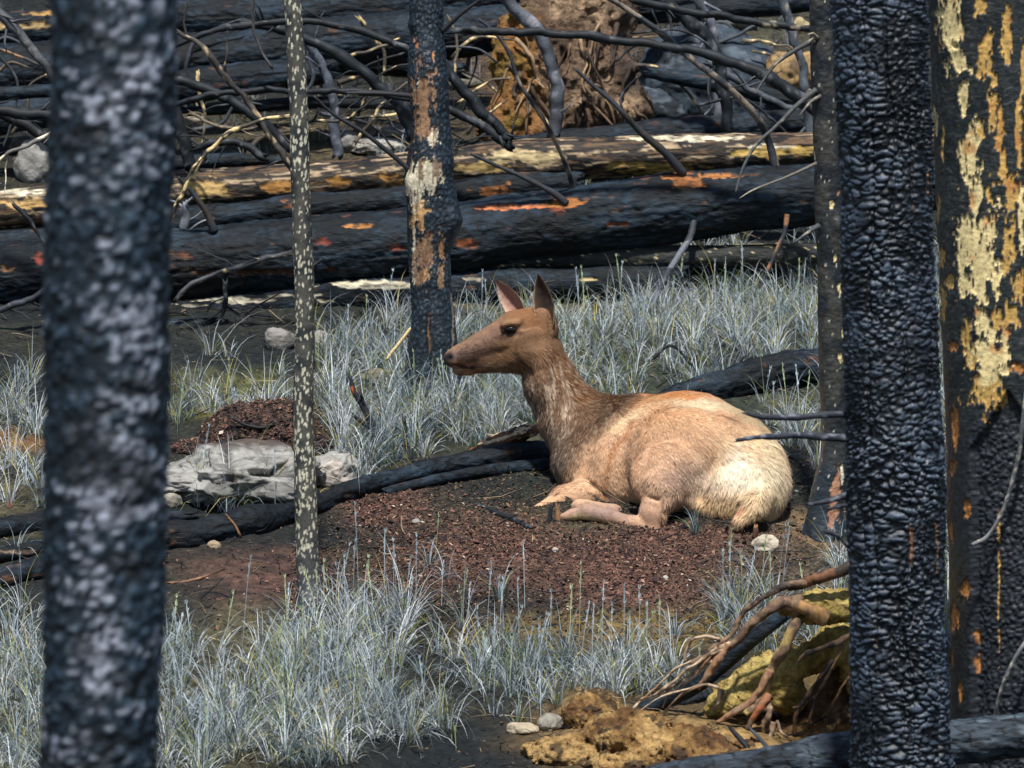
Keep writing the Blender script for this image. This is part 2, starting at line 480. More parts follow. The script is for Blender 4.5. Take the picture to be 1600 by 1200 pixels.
# 3. the scorched tree behind the elk's nose
def tree_center():
    Yb = G(676, 612)[1]
    Y = Yb
    pts = [P(683, 625, Y), P(678, 560, Y), P(676, 480, Y), P(672, 400, Y), P(674, 330, Y), P(672, 260, Y), P(672, 180, Y), P(668, 100, Y), P(668, 40, Y), P(664, -40, Y), P(660, -160, Y), P(655, -280, Y)]
    wd = [112, 84, 68, 66, 76, 74, 60, 64, 54, 52, 46, 38]
    cd = char_disp(0.005, 0.02, 0.03, 61)
    PL = [(662, 165, 15, 62, S(164, 128, 96)), (655, 150, 7, 40, WHT), (675, 215, 9, 14, WHT), (652, 290, 16, 34, WHT), (675, 275, 12, 24, WHT), (668, 270, 22, 22, S(206, 188, 150)), (655, 330, 12, 40, S(200, 158, 104)), (662, 400, 14, 36, S(150, 120, 92)),
          (690, 385, 5, 20, S(176, 128, 90)), (664, 425, 10, 16, S(190, 150, 100)), (688, 430, 6, 18, S(160, 128, 98)), (650, 72, 4, 9, S(190, 130, 90)), (676, 88, 3, 7, S(220, 160, 110)), (647, 350, 3, 70, WHT), (670, 525, 2.5, 22, ORG), (708, 520, 2.5, 70, S(150, 140, 130)), (640, 245, 4, 50, CH1)]
    store = {}
    def disp(v, info):
        X, Yp = proj(v)
        m, c = patches(v, X, Yp, PL, 2.4, seed=3, warp=0.75)
        store['m'], store['c'] = m, c
        d = cd(v, info) * (1 - m) + 0.020 * fbm(v * 5, 2, 3)
        d = d - 0.005 * m
        d += 0.04 * np.exp(-((X - 706) / 9) ** 2 - ((Yp - 345) / 22) ** 2) + 0.025 * np.exp(-((X - 642) / 8) ** 2 - ((Yp - 285) / 20) ** 2) + 0.02 * np.exp(-((X - 645) / 8) ** 2 - ((Yp - 38) / 12) ** 2)
        d -= 0.02 * np.exp(-((X - 668) / 3.5) ** 2) * sstep(430, 520, Yp)
        return d
    v, q, t, i = tube(pts, [w / 2 * Y / F for w in wd], 110, 0.006, disp, jag=0.05, seed=6)
    m = pad(store['m'], len(v)); c = np.vstack([store['c'], np.zeros((len(v) - len(store['c']), 3))])
    e = pad(i['e'], len(v))
    col = np.tile(S(18, 28, 36), (len(v), 1))
    col = mixc(col, S(60, 74, 88), sstep(0.3, 0.8, e + 0.4 * fbm(v * 6, 3, 12)) * 0.6)
    gr = fbm(np.stack([v[:, 0] * 60, v[:, 1] * 60, v[:, 2] * 6], 1), 3, 14)
    wood = c * 0.72 * (1 + 0.35 * gr)[:, None]
    wood = mixc(wood, S(92, 58, 38), 0.8 * sstep(0.12, 0.35, gr))
    col = mixc(col, wood, m)
    root = empty("burnt_tree", pts[0], "scorched tree with bark peeled to white and brown wood, behind the elk's nose", "tree", "standing burnt trees")
    mesh("trunk", v, q, t, M_CHAR, col, parent=root, extra=1 - 0.7 * m)
    for k, (a, w) in enumerate([([(690, 50), (720, 22), (760, -8)], 9), ([(650, 275), (610, 240), (565, 205), (520, 178), (490, 150)], 9), ([(645, 150), (600, 146), (540, 145)], 8)]):
        pp = [P(x, y, Y - 0.02 - 0.06 * j) for j, (x, y) in enumerate(a)]
        bv, bq, bt, bi = tube(pp, np.linspace(w, w * 0.45, len(pp)) / 2 * Y / F, 10, 0.02, lambda v, i: 0.002 * fbm(v * 30, 2, k))
        mesh("branch", bv, bq, bt, M_TWIG, np.tile(S(44, 46, 50), (len(bv), 1)), parent=root)
tree_center()

# 4. the thin dark tree right behind the elk's rump
def tree_thin():
    b = G(1288, 835); Y = b[1]
    pts = [P(1290, 842, Y), P(1291, 790, Y), P(1305, 700, Y), P(1302, 600, Y), P(1300, 480, Y), P(1296, 330, Y), P(1290, 180, Y), P(1284, 0, Y), P(1280, -140, Y), P(1276, -260, Y)]
    wd = [74, 56, 44, 44, 44, 44, 42, 40, 38, 34]
    store = {}
    PL = [(1306, 770, 7, 32, S(170, 126, 100)), (1300, 805, 5, 24, S(150, 104, 80)), (1313, 560, 4, 6, PALE), (1305, 405, 3, 5, PALE), (1318, 515, 3, 12, PALE), (1310, 300, 3, 4, ORG), (1270, 250, 2, 14, WHT), (1314, 450, 4, 7, PALE), (1300, 320, 3, 5, PALE), (1316, 740, 2, 14, WHT)]
    def disp(v, info):
        X, Yp = proj(v)
        store['m'], store['c'] = patches(v, X, Yp, PL, 2.5, seed=8, warp=0.6)
        return 0.006 * fbm(v * 9, 3, 66) + 0.0035 * fbm(v * 45, 3, 67) + 0.02 * np.exp(-((X - 1310) / 9) ** 2 - ((Yp - 350) / 14) ** 2) - 0.004 * store['m']
    v, q, t, i = tube(pts, [w / 2 * Y / F for w in wd], 72, 0.007, disp, jag=0.05, seed=8)
    m = pad(store['m'], len(v)); c = np.vstack([store['c'], np.zeros((len(v) - len(store['c']), 3))])
    X, Yp = proj(v)
    col = np.tile(S(56, 56, 53), (len(v), 1))
    col = mixc(col, S(28, 33, 38), sstep(-0.15, 0.3, fbm(v * 10, 4, 16)))
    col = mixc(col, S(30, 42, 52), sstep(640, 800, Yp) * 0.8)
    sp, _ = worley(np.stack([v[:, 0] / .03, v[:, 1] / .03, v[:, 2] / .06], 1), 5)
    col = mixc(col, S(200, 196, 176), sstep(0.16, 0.1, sp) * 0.8)
    col = mixc(col, c, m)
    root = empty("burnt_tree", pts[0], "thin dark upright tree with snapped side twigs, just behind the elk's rump", "tree", "standing burnt trees")
    mesh("trunk", v, q, t, M_CHAR, col, parent=root)
    BR = [([(1275, 140), (1245, 165), (1215, 195), (1180, 228), (1160, 265), (1149, 302)], 9, S(70, 72, 72)),
          ([(1272, 62), (1240, 80), (1212, 100), (1190, 130), (1180, 146)], 9, S(60, 62, 62)),
          ([(1282, 150), (1266, 160), (1248, 182)], 7, S(90, 86, 80)),
          ([(1276, 255), (1240, 272), (1205, 286), (1175, 298), (1155, 310)], 6, S(96, 92, 84)),
          ([(1280, 352), (1262, 364), (1240, 380)], 9, S(60, 66, 70)),
          ([(1278, 60), (1270, 52), (1262, 55)], 6, S(140, 130, 110)),
          ([(1285, 800), (1262, 786), (1240, 792), (1225, 789)], 8, S(36, 40, 46))]
    for k, (a, w, cc) in enumerate(BR[:6]):
        pp = [P(x, y, Y - 0.05 - 0.03 * j) for j, (x, y) in enumerate(a)]
        bv, bq, bt, bi = tube(pp, np.linspace(w, w * 0.35, len(pp)) / 2 * Y / F, 10, 0.015, lambda v, i: 0.002 * fbm(v * 40, 2, k))
        cl = np.tile(cc, (len(bv), 1)); cl = mixc(cl, S(170, 160, 140), 0.6 * sstep(0.2, 0.5, fbm(bv * 30, 2, k)))
        mesh("branch", bv, bq, bt, M_TWIG, cl, parent=root)
tree_thin()

# 5. the deeply scaled charred trunk on the right
def tree_scaled():
    Y = 15.5
    pr = lambda px, py: P(px, py, Y)
    pts = [pr(1425, 1420), pr(1412, 1250), pr(1404, 1120), pr(1402, 900), pr(1400, 740), pr(1392, 560), pr(1386, 400), pr(1382, 200), pr(1374, 0), pr(1370, -120), pr(1366, -260)]
    wd = [190, 164, 152, 148, 152, 150, 140, 142, 148, 144, 138]
    pts[0][2] = H(pts[0][0], Y)[0] - 0.05
    store = {}
    CR = [(1366, 100, 1355, 620, 1.7), (1355, 620, 1372, 1010, 1.8), (1340, 700, 1338, 800, 1.4), (1420, 0, 1426, 330, 1.6), (1424, 620, 1428, 1000, 1.5), (1344, 0, 1350, 120, 1.2), (1446, 0, 1470, 1200, 1.6)]
    def disp(v, info):
        X, Yp = proj(v)
        s = np.stack([v[:, 0] / 0.060, v[:, 1] / 0.060, v[:, 2] / 0.0205], 1)
        s = s + np.stack([0.5 * noise(v * 12, 1), 0.5 * noise(v * 12, 2), 1.3 * fbm(v * 9, 3, 3)], 1)
        f1, f2 = worley(s, 71)
        e = sstep(0.0, 0.22, f2 - f1)
        s2, s3 = worley(s * np.array([1.6, 1.6, 1.35]) + 3.3, 72)
        mixs = sstep(-0.15, 0.25, fbm(v * 3.3, 2, 73)); e2 = sstep(0.0, 0.35, s3 - s2)
        e = e * (1 - mixs) + 0.8 * e2 * mixs; f1 = f1 * (1 - mixs) + s2 * mixs
        grv = sstep(0.10, 0.0, np.abs(noise(np.stack([info['A'] * 2.3 + 0.4 * noise(v * 3, 8), v[:, 2] * 0.35, v[:, 2] * 0], 1), 74)))
        amp = 0.027 * (0.75 + 0.4 * noise(v * 4, 5))
        d = amp * (e * (1.0 - 0.5 * f1) - 0.4) + 0.002 * e2 + 0.014 * fbm(v * 3.5, 3, 6) - 0.012 * grv + 0.0015 * fbm(v * 90, 2, 7)
        cr = np.zeros(len(v))
        for x0, y0, x1, y1, w in CR:
            tt = (Yp - y0) / (y1 - y0)
            xc = x0 + (x1 - x0) * tt + 4 * noise(np.stack([Yp / 60, Yp * 0 + x0, Yp * 0], 1), 9)
            cr = np.maximum(cr, np.exp(-((X - xc) / w) ** 2) * ((tt > 0) & (tt < 1)))
        store['cr'] = cr; info['e'] = e * np.clip(1.2 - f1, 0, 1)
        return d - 0.014 * cr
    v, q, t, i = tube(pts, [w / 2 * Y / F for w in wd], 230, 0.0055, disp, jag=0.1, seed=13)
    e = pad(i['e'], len(v)); cr = pad(store['cr'], len(v))
    X, Yp = proj(v)
    col = np.tile(S(12, 19, 26), (len(v), 1))
    col = mixc(col, S(74, 86, 102), sstep(0.3, 1.0, e + 0.7 * fbm(v * 5, 3, 22)) * 0.8)  # bluish ash on raised scales, with their highlights painted in
    on = sstep(0.25, 0.4, noise(np.stack([v[:, 0] * 9, v[:, 1] * 9, v[:, 2] * 5.5], 1), 33))
    col = mixc(col, S(150, 106, 70), sstep(0.4, 0.8, cr) * on)
    root = empty("burnt_tree", pts[0], "thick black trunk with deep crocodile-skin char scales, right of the elk", "tree", "standing burnt trees")
    mesh("trunk", v, q, t, M_CHAR, col, parent=root)
    BR = [([(1335, 686), (1290, 683), (1250, 680), (1215, 682), (1185, 683), (1150, 688)], 13, 7),
          ([(1335, 648), (1290, 648), (1250, 652), (1210, 652), (1180, 650), (1162, 645)], 13, 6),
          ([(1340, 770), (1310, 778), (1285, 785), (1262, 788)], 10, 7), ([(1340, 792), (1315, 790), (1294, 796)], 8, 5),
          ([(1345, 872), (1330, 858), (1310, 838), (1288, 830)], 10, 4)]
    for k, (a, w0, w1) in enumerate(BR):
        pp = [P(x, y, Y + 0.02 - 0.03 * j) for j, (x, y) in enumerate(a)]
        bv, bq, bt, bi = tube(pp, np.linspace(w0, w1, len(pp)) / 2 * Y / F, 14, 0.008, lambda v, i: 0.0025 * fbm(v * 40, 2, k) + 0.003 * noise(v * 14, k), seed=k, jag=0.01)
        cl = np.tile(S(42, 46, 56), (len(bv), 1)); cl = mixc(cl, S(120, 124, 136), 0.7 * sstep(0.1, 0.5, fbm(bv * 40, 2, k)))
        mesh("branch", bv, bq, bt, M_TWIG, cl, parent=root)
tree_scaled()

# 6. the tree with flaked yellow patches at the right edge
def tree_patched():
    Y = 17.0
    pr = lambda px, py: P(px, py, Y)
    pts = [pr(1618, 1260), pr(1616, 1150), pr(1612, 1000), pr(1606, 800), pr(1598, 600), pr(1586, 400), pr(1578, 200), pr(1566, 0), pr(1560, -150), pr(1555, -300)]
    wd = [300, 268, 262, 256, 246, 240, 236, 232, 224, 210]
    pts[0][2] = H(pts[0][0], Y)[0] - 0.1
    B1 = S(240, 218, 158); B2 = S(206, 166, 92); B3 = S(184, 122, 62)
    PL = [(1484, 25, 18, 38, B1), (1497, 100, 14, 24, B1), (1505, 150, 9, 26, B1), (1517, 235, 14, 38, B1), (1540, 85, 10, 34, B2), (1530, 12, 12, 14, B2), (1553, 165, 9, 45, B2), (1572, 60, 8, 44, B2), (1562, 205, 8, 30, B2), (1525, 310, 10, 28, B1),
          (1460, 188, 6, 20, B1), (1510, 385, 16, 46, B1), (1532, 400, 30, 70, B1), (1520, 445, 22, 32, B1), (1462, 330, 8, 22, B2), (1468, 400, 12, 18, B2), (1472, 472, 9, 20, B2), (1580, 300, 9, 36, B2), (1575, 385, 15, 46, B2), (1592, 450, 9, 26, B2),
          (1528, 500, 16, 22, B1), (1545, 560, 26, 40, B1), (1540, 605, 24, 34, B2), (1520, 560, 10, 20, B2), (1557, 500, 8, 16, B2), (1583, 490, 10, 28, B2), (1490, 540, 8, 12, B3), (1588, 575, 14, 8, B3), (1492, 668, 6, 26, B3), (1488, 730, 5, 10, B3), (1510, 795, 5, 12, B3), (1484, 830, 4, 16, B3), (1507, 920, 7, 12, B3), (1490, 960, 6, 24, B3),
          (1510, 350, 8, 14, B1), (1487, 60, 9, 22, B1), (1545, 300, 7, 22, B2), (1568, 260, 6, 26, B2), (1484, 440, 7, 10, B2), (1500, 1080, 4, 14, B3), (1520, 1000, 3, 12, B3), (1510, 520, 8, 26, B2), (1592, 200, 6, 80, B2), (1596, 340, 5, 60, B1),
          (1556, 905, 1.6, 100, B2), (1600, 120, 6, 50, B2), (1486, 1030, 3, 12, B3), (1522, 1040, 3, 16, B3), (1474, 225, 3, 30, B2), (1530, 205, 6, 16, B2), (1512, 280, 5, 12, B1)]
    PL += [(2 * 1600 - a + 30, b + 37, c * .8, d * .8, e) for a, b, c, d, e in PL[:30:2]]
    store = {}
    def disp(v, info):
        X, Yp = proj(v)
        m, c = patches(v, X, Yp, PL, 1.9, seed=21, warp=0.62)
        # fire scar hollow low on the trunk
        arch = sstep(1.05, 0.9, np.abs(X - 1575) / 58 + np.maximum(0, 700 - Yp) / 90)
        f1, f2 = worley(np.stack([v[:, 0] / 0.035, v[:, 1] / 0.035, v[:, 2] / 0.020], 1) + 0.3 * noise(v * 10, 4)[:, None], 91)
        e = sstep(0, 0.35, f2 - f1)
        scaly = sstep(600, 700, Yp) * sstep(1500, 1530, X)
        store.update(m=m, c=c, arch=arch, e=e, sc=scaly)
        d = -0.006 * m - 0.03 * arch + 0.009 * fbm(v * 3, 3, 55) + 0.003 * fbm(v * 30, 3, 56) * (1 - m) + scaly * 0.008 * (e - 0.5)
        d += 0.012 * np.exp(-((X - 1492) / 9) ** 2 - ((Yp - 72) / 9) ** 2) - 0.03 * np.exp(-((X - 1492) / 4.5) ** 2 - ((Yp - 72) / 4.5) ** 2)
        return d
    v, q, t, i = tube(pts, [w / 2 * Y / F for w in wd], 330, 0.0065, disp, jag=0.1, seed=17)
    N_ = len(v)
    m = pad(store['m'], N_); c = np.vstack([store['c'], np.zeros((N_ - len(store['c']), 3))]); arch = pad(store['arch'], N_)
    X, Yp = proj(v)
    col = np.tile(S(36, 42, 43), (N_, 1))
    col = mixc(col, S(18, 26, 32), sstep(-0.1, 0.35, fbm(v * 8, 4, 66)))
    sq = np.stack([v[:, 0] * 40, v[:, 1] * 40, v[:, 2] * 160], 1)
    col = mixc(col, S(84, 82, 76), 0.6 * sstep(0.15, 0.5, fbm(sq, 3, 67)))
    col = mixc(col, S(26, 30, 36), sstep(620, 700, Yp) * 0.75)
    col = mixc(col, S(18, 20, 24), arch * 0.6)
    col = mixc(col, S(70, 76, 86), pad(store['e'] * store['sc'], N_) * 0.35)
    spk = noise(np.stack([v[:, 0] * 90, v[:, 1] * 90, v[:, 2] * 40], 1), 68)
    wood = c * 0.85 * (1 + 0.22 * fbm(np.stack([v[:, 0] * 30, v[:, 1] * 30, v[:, 2] * 8], 1), 3, 69))[:, None]
    wood = mixc(wood, B3, 0.7 * sstep(0.15, 0.5, fbm(v * 14, 3, 70)))
    wood = mixc(wood, S(70, 60, 44), sstep(0.62, 0.75, spk))
    col = mixc(col, wood, m)
    root = empty("burnt_tree", pts[0], "wide dark trunk at the right edge with flaked yellow bare-wood patches", "tree", "standing burnt trees")
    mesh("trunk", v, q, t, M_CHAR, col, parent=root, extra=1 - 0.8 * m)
    for k, (a, w0, w1) in enumerate([([(1640, 560), (1608, 600), (1598, 660), (1590, 720), (1570, 790), (1545, 835), (1518, 852)], 8, 6),
                                     ([(1640, 960), (1605, 1000), (1580, 1040), (1562, 1085), (1552, 1130), (1550, 1165)], 8, 4)]):
        pp = [P(x, y, Y - 0.35 - 0.05 * math.sin(j)) for j, (x, y) in enumerate(a)]
        pp[0] = P(a[0][0], a[0][1], Y - 0.22)
        bv, bq, bt, bi = tube(pp, np.linspace(w0, w1, len(pp)) / 2 * Y / F, 12, 0.01, lambda v, i: 0.001 * fbm(v * 60, 2, k))
        cl = np.tile(S(104, 104, 106), (len(bv), 1)); cl = mixc(cl, S(180, 174, 160), sstep(0.1, 0.4, fbm(bv * 60, 2, k)))
        mesh("branch", bv, bq, bt, M_TWIG, cl, parent=root)
tree_patched()

# ------------------------------------------------------------------ fallen logs
LG = "burnt logs lying across the hillside"
def log(name, label, pts, widths, Y, style='char', cat="fallen log", PL=None, seed=1, nseg=None, step=0.014, group=LG, amp=0.007, snags=(), crack=None, streaks=0.0):
    """pts: pixels; Y: depth or a list of depths; widths in pixels"""
    if Y == 'ground':      # lies on the soil: depth where its underside meets the hillside
        Ys = [float(G(a, b + w * 0.42)[1]) + w / 2 * 20 / F * 0.4 for (a, b), w in zip(pts, widths)]
        Ys = list(np.convolve(np.pad(Ys, 1, mode='edge'), [.25, .5, .25], mode='valid'))
    else: Ys = Y if isinstance(Y, (list, tuple)) else [Y] * len(pts)
    pp = [P(a, b, y) for (a, b), y in zip(pts, Ys)]
    rr = [w / 2 * y / F for w, y in zip(widths, Ys)]
    rm = max(rr)
    nseg = nseg or int(max(18, min(130, 2 * pi * rm / 0.010)))
    store = {}
    L0 = np.array(pp[-1]) - np.array(pp[0]); L0 /= np.linalg.norm(L0)
    def along(v, a, b):
        s = v @ L0; r_ = v - np.outer(s, L0)
        return np.stack([s * a, r_[:, 1] * b, r_[:, 2] * b], 1)
    def disp(v, info):
        X, Yp = proj(v)
        m = np.zeros(len(v)); c = np.zeros((len(v), 3))
        if PL:
            d1 = fbm(along(v, 7, 16), 3, 100 + seed); d2 = fbm(along(v, 22, 60), 2, 110 + seed)
            rim = np.zeros(len(v))
            for (cx, cy, rx, ry, cc) in PL:
                d = np.sqrt(((X - cx) / rx) ** 2 + ((Yp - cy) / ry) ** 2) + 0.95 * d1 + 0.75 * d2
                rim = np.maximum(rim, np.exp(-((d - 1.14) / 0.09) ** 2))
                mm = sstep(1.06, 0.96, d)
                c = np.where((mm > m)[:, None], cc, c); m = np.maximum(m, mm)
        else: rim = np.zeros(len(v))
        store.update(m=m, c=c, rim=rim)
        f1, f2 = worley(along(v, 12, 24) + 0.4 * noise(v * 9, seed)[:, None], seed + 200)
        e = sstep(0, 0.3, f2 - f1); store['e'] = e * np.clip(1.2 - f1, 0, 1)
        rg = 1 - np.abs(fbm(along(v, 3.5, 26), 3, seed + 21)) * 2.2
        split = sstep(0.045, 0.0, np.abs(fbm(along(v, 1.6, 15), 2, seed + 31)))
        store['sp'] = split
        dd = amp * (0.30 * (e - 0.5) + 2.2 * fbm(v * 3.2, 3, seed) + 0.45 * rg + 0.6 * fbm(along(v, 22, 60), 3, seed + 1) - 0.8 * split) - 0.7 * amp * m + 0.5 * amp * rim * (1 - m)
        return dd * min(1.0, rm / 0.08)
    v, q, t, i = tube(pp, rr, nseg, step, disp, jag=min(0.12, rm * 0.7), seed=seed)
    n = len(v); m = pad(store['m'], n); c = np.vstack([store['c'], np.zeros((n - len(store['c']), 3))]); e = pad(store['e'], n)
    if style == 'char':
        col = np.tile(S(11, 19, 25), (n, 1))
        col = mixc(col, S(42, 58, 72), 0.6 * sstep(0.3, 0.9, 0.5 * e + 0.25 + 0.9 * fbm(along(v, 5, 14), 3, seed + 3)))
        col = mixc(col, S(14, 15, 17), 0.8 * pad(store['sp'], n))
        col = mixc(col, S(16, 18, 21), sstep(0.0, 0.5, fbm(v * 4, 3, seed + 4)) * 0.7)
        col = mixc(col, S(96, 68, 50), 0.6 * sstep(0.52, 0.6, fbm(along(v, 8, 20), 3, seed + 6)))
    elif style == 'cracked':
        f1, f2 = worley(along(v, 9, 15) + 0.5 * noise(v * 7, seed)[:, None], seed + 77)
        col = np.tile(S(52, 62, 72), (n, 1)); col = mixc(col, S(34, 42, 50), sstep(-.2, .3, fbm(v * 6, 3, seed)))
        col = mixc(col, S(86, 98, 108), 0.6 * sstep(0.1, 0.4, fbm(along(v, 12, 40), 3, seed + 2)))
        col = mixc(col, S(10, 12, 15), 0.9 * sstep(0.09, 0.03, f2 - f1))
    elif style == 'pale':
        col = np.tile(S(50, 45, 41), (n, 1))
        col = mixc(col, S(20, 21, 23), sstep(-0.1, 0.3, fbm(along(v, 4, 12), 3, seed + 3)))
        k = fbm(along(v, 5, 46), 4, seed + 5)
        col = mixc(col, S(176, 154, 124), 0.8 * sstep(0.27, 0.36, k))
        col = mixc(col, S(112, 88, 64), 0.7 * sstep(0.1, 0.3, -k))
    else:   # speckled
        col = np.tile(S(50, 52, 50), (n, 1))
        col = mixc(col, S(30, 34, 38), sstep(-0.1, 0.3, fbm(along(v, 6, 12), 3, seed + 3)))
        w1, _ = worley(along(v, 22, 60), seed + 8)
        col = mixc(col, S(206, 190, 140), sstep(0.22, 0.15, w1))
    if streaks:
        k = fbm(along(v, 1.8, 40), 3, seed + 15)
        col = mixc(col, S(200, 184, 150), sstep(streaks, streaks + 0.05, k))
    wood = c * 0.62 * (1 + 0.35 * fbm(along(v, 8, 90), 3, seed + 7))[:, None]
    wood = mixc(wood, S(60, 48, 40), 0.7 * sstep(0.15, 0.35, fbm(along(v, 14, 70), 3, seed + 27)))
    col = mixc(col, wood, m)
    col = mixc(col, S(12, 13, 15), 0.7 * pad(store['rim'], n) * (1 - m))
    root = empty(name, pp[0], label, cat, group)
    mesh("log_trunk" if rm > 0.05 else "stem", v, q, t, M_LOG, col, parent=root, extra=1 - 0.6 * m)
    for k, (a, w0, w1, yy, cc) in enumerate(snags):
        ys_ = yy if isinstance(yy, (list, tuple)) else [yy - 0.02 * j for j in range(len(a))]
        sp = [P(x, y, z) for (x, y), z in zip(a, ys_)]
        bv, bq, bt, bi = tube(sp, np.linspace(w0, w1, len(sp)) / 2 * ys_[0] / F, 12, 0.012, lambda v, i: 0.002 * fbm(v * 40, 2, k) + 0.003 * noise(v * 12, k), seed=k)
        cl = np.tile(S(44, 48, 54), (len(bv), 1)); cl = mixc(cl, cc, sstep(-0.1, 0.25, fbm(bv * 14, 3, k + 3)))
        mesh("branch_stub", bv, bq, bt, M_TWIG, cl, parent=root)
    return root

RB = S(140, 92, 62)
GREY = S(90, 96, 104)
# the biggest log, crossing behind the elk
log("fallen_log", "largest charred log crossing the whole photo behind the elk's ears", [(-200, 446), (60, 428), (270, 414), (480, 396), (640, 382), (800, 362), (1000, 334), (1150, 315), (1290, 302), (1480, 285)], [92, 100, 108, 110, 112, 112, 108, 98, 92, 84], 24.0,
    PL=[(560, 353, 40, 3, S(196, 136, 76)), (890, 318, 34, 8, S(190, 124, 64)), (872, 328, 12, 6, S(150, 70, 44)), (800, 324, 66, 2.6, S(214, 130, 84)), (1080, 285, 28, 9, S(176, 112, 62)), (1130, 277, 50, 3, S(186, 124, 72)),
        (285, 398, 14, 8, S(120, 80, 62)), (1210, 255, 14, 5, S(190, 100, 60)), (730, 382, 16, 5, S(140, 80, 50)), (960, 350, 18, 3, S(150, 84, 50)), (60, 402, 10, 10, S(150, 70, 54)), (505, 380, 14, 5, S(130, 66, 54)), (620, 388, 12, 5, S(130, 66, 54)), (12, 420, 10, 4, ORG), (420, 424, 70, 5, S(90, 60, 44))],
    seed=2, step=0.012, amp=0.011,
    snags=[([(885, 318), (862, 300), (820, 278), (770, 256), (735, 240)], 12, 4, 23.85, S(50, 50, 52)), ([(1085, 342), (1078, 370), (1060, 400), (1040, 432), (1022, 470), (1005, 508)], 10, 9, [23.85, 23.75, 23.65, 23.5, 23.35, 23.25], S(96, 100, 108)),
           ([(1230, 335), (1226, 362), (1212, 395), (1198, 425), (1186, 450)], 9, 4, 23.8, S(150, 108, 76)), ([(1068, 272), (1040, 240), (1000, 205), (975, 178), (958, 160), (925, 132), (900, 108)], 14, 5, [23.95, 23.9, 23.85, 23.8, 23.8, 23.8, 23.8], S(54, 50, 46)),
           ([(898, 300), (886, 262), (868, 222), (840, 172), (812, 130), (795, 82), (770, 48), (748, 30)], 9, 4, [24, 23.9, 23.8, 23.7, 23.7, 23.7, 23.7, 23.7], S(130, 118, 104)), ([(1212, 262), (1200, 218), (1180, 180), (1130, 130), (1080, 92), (1030, 50), (985, 18), (940, -10)], 13, 9, [24, 24, 23.9, 23.8, 23.8, 23.8, 23.8, 23.8], S(120, 110, 98)),
           ([(335, 362), (322, 332), (300, 300), (278, 276)], 12, 5, 23.9, S(60, 54, 50))])
# the pale, peeled log above it
log("fallen_log", "peeled log with cream and ochre bare wood, above the largest charred log", [(-200, 342), (0, 330), (75, 322), (270, 300), (480, 286), (640, 268), (800, 254), (1000, 243), (1150, 238), (1290, 234), (1480, 226)], [64, 66, 66, 64, 62, 62, 66, 64, 60, 56, 50], 25.2, 'pale',
    PL=[(315, 297, 36, 14, S(226, 190, 124)), (432, 290, 26, 7, S(206, 150, 82)), (530, 285, 15, 10, S(190, 140, 76)), (608, 276, 15, 9, S(190, 140, 76)), (40, 318, 60, 7, S(226, 184, 118)), (60, 300, 50, 4, WHT), (820, 242, 50, 8, S(220, 198, 150)), (852, 255, 18, 9, S(180, 160, 124)), (740, 262, 44, 6, S(206, 176, 116)), (1030, 262, 60, 8, S(214, 176, 98)), (1010, 272, 30, 6, S(184, 150, 76)), (1230, 238, 60, 9, S(232, 196, 110)), (1210, 230, 40, 5, WHT), (620, 285, 14, 7, TAN), (1060, 215, 60, 4, WHT)], seed=4, amp=0.006)
log("fallen_log", "dark log seen between the peeled log and the largest charred log", [(-100, 385), (150, 372), (300, 345), (480, 325), (640, 312), (760, 296), (900, 285)], [44, 44, 42, 42, 44, 44, 36], 25.0, PL=[(455, 322, 16, 6, RB), (760, 298, 24, 7, S(160, 104, 60)), (790, 296, 8, 9, S(160, 104, 60))], seed=6)
log("fallen_log", "charred log with a thin white split along it, lower left of the log pile", [(-150, 520), (60, 512), (270, 494), (480, 470), (640, 456), (800, 446), (950, 440), (1060, 432)], [48, 46, 46, 52, 52, 54, 46, 30], 23.9,
    PL=[(370, 470, 80, 4.2, WHT), (590, 446, 70, 5, WHT), (450, 462, 30, 3.5, WHT), (735, 436, 14, 2.2, WHT), (920, 437, 14, 2, PALE), (300, 478, 30, 3, WHT)], seed=8, step=0.012)
log("fallen_log", "thin speckled log under the right half of the largest charred log", [(700, 412), (860, 404), (1000, 402), (1130, 400), (1290, 396), (1450, 392)], [26, 30, 34, 34, 32, 28], 23.95, 'speck', seed=10)
log("fallen_log", "black log in the shade under the thin speckled log, in front of tall grass", [(880, 448), (1000, 440), (1150, 430), (1290, 424), (1450, 418)], [40, 44, 46, 44, 40], 24.25, seed=11)
log("fallen_log", "slim dark log wedged between the split log and the largest log", [(-100, 480), (150, 475), (280, 462), (400, 452), (560, 440), (700, 430), (840, 420)], [26, 26, 26, 28, 28, 26, 20], 24.3, seed=12)
log("fallen_log", "blue black log lying behind the peeled log below the uprooted root mass", [(690, 248), (780, 236), (900, 220), (1050, 206), (1180, 196), (1300, 190), (1440, 184)], [30, 34, 38, 42, 44, 44, 40], 26.2, seed=14)
log("fallen_log", "thick black log along the upper left, second from the top", [(-200, 128), (60, 110), (270, 96), (480, 74), (640, 58), (800, 40), (950, 20), (1060, 5)], [86, 86, 84, 84, 80, 70, 52, 40], 27.3, seed=16, amp=0.012)
log("fallen_log", "uppermost dark log along the top edge of the photo", [(-100, 60), (60, 44), (280, 30), (480, 22), (640, 6), (800, -12), (1000, -30)], [60, 60, 60, 66, 66, 60, 50], 28.4, seed=18, amp=0.012, PL=[(40, 40, 50, 5, S(190, 160, 110)), (70, 20, 40, 3, S(190, 150, 90))])
log("fallen_log", "short black log hidden in shadow below the second log from the top left", [(-100, 200), (80, 170), (250, 140), (400, 122), (520, 112)], [56, 56, 54, 48, 36], 26.8, seed=20)
log("fallen_log", "scorched pole resting low in the far left log pile", [(-120, 146), (0, 146), (75, 142), (200, 138)], [22, 22, 22, 18], 25.6, seed=21)
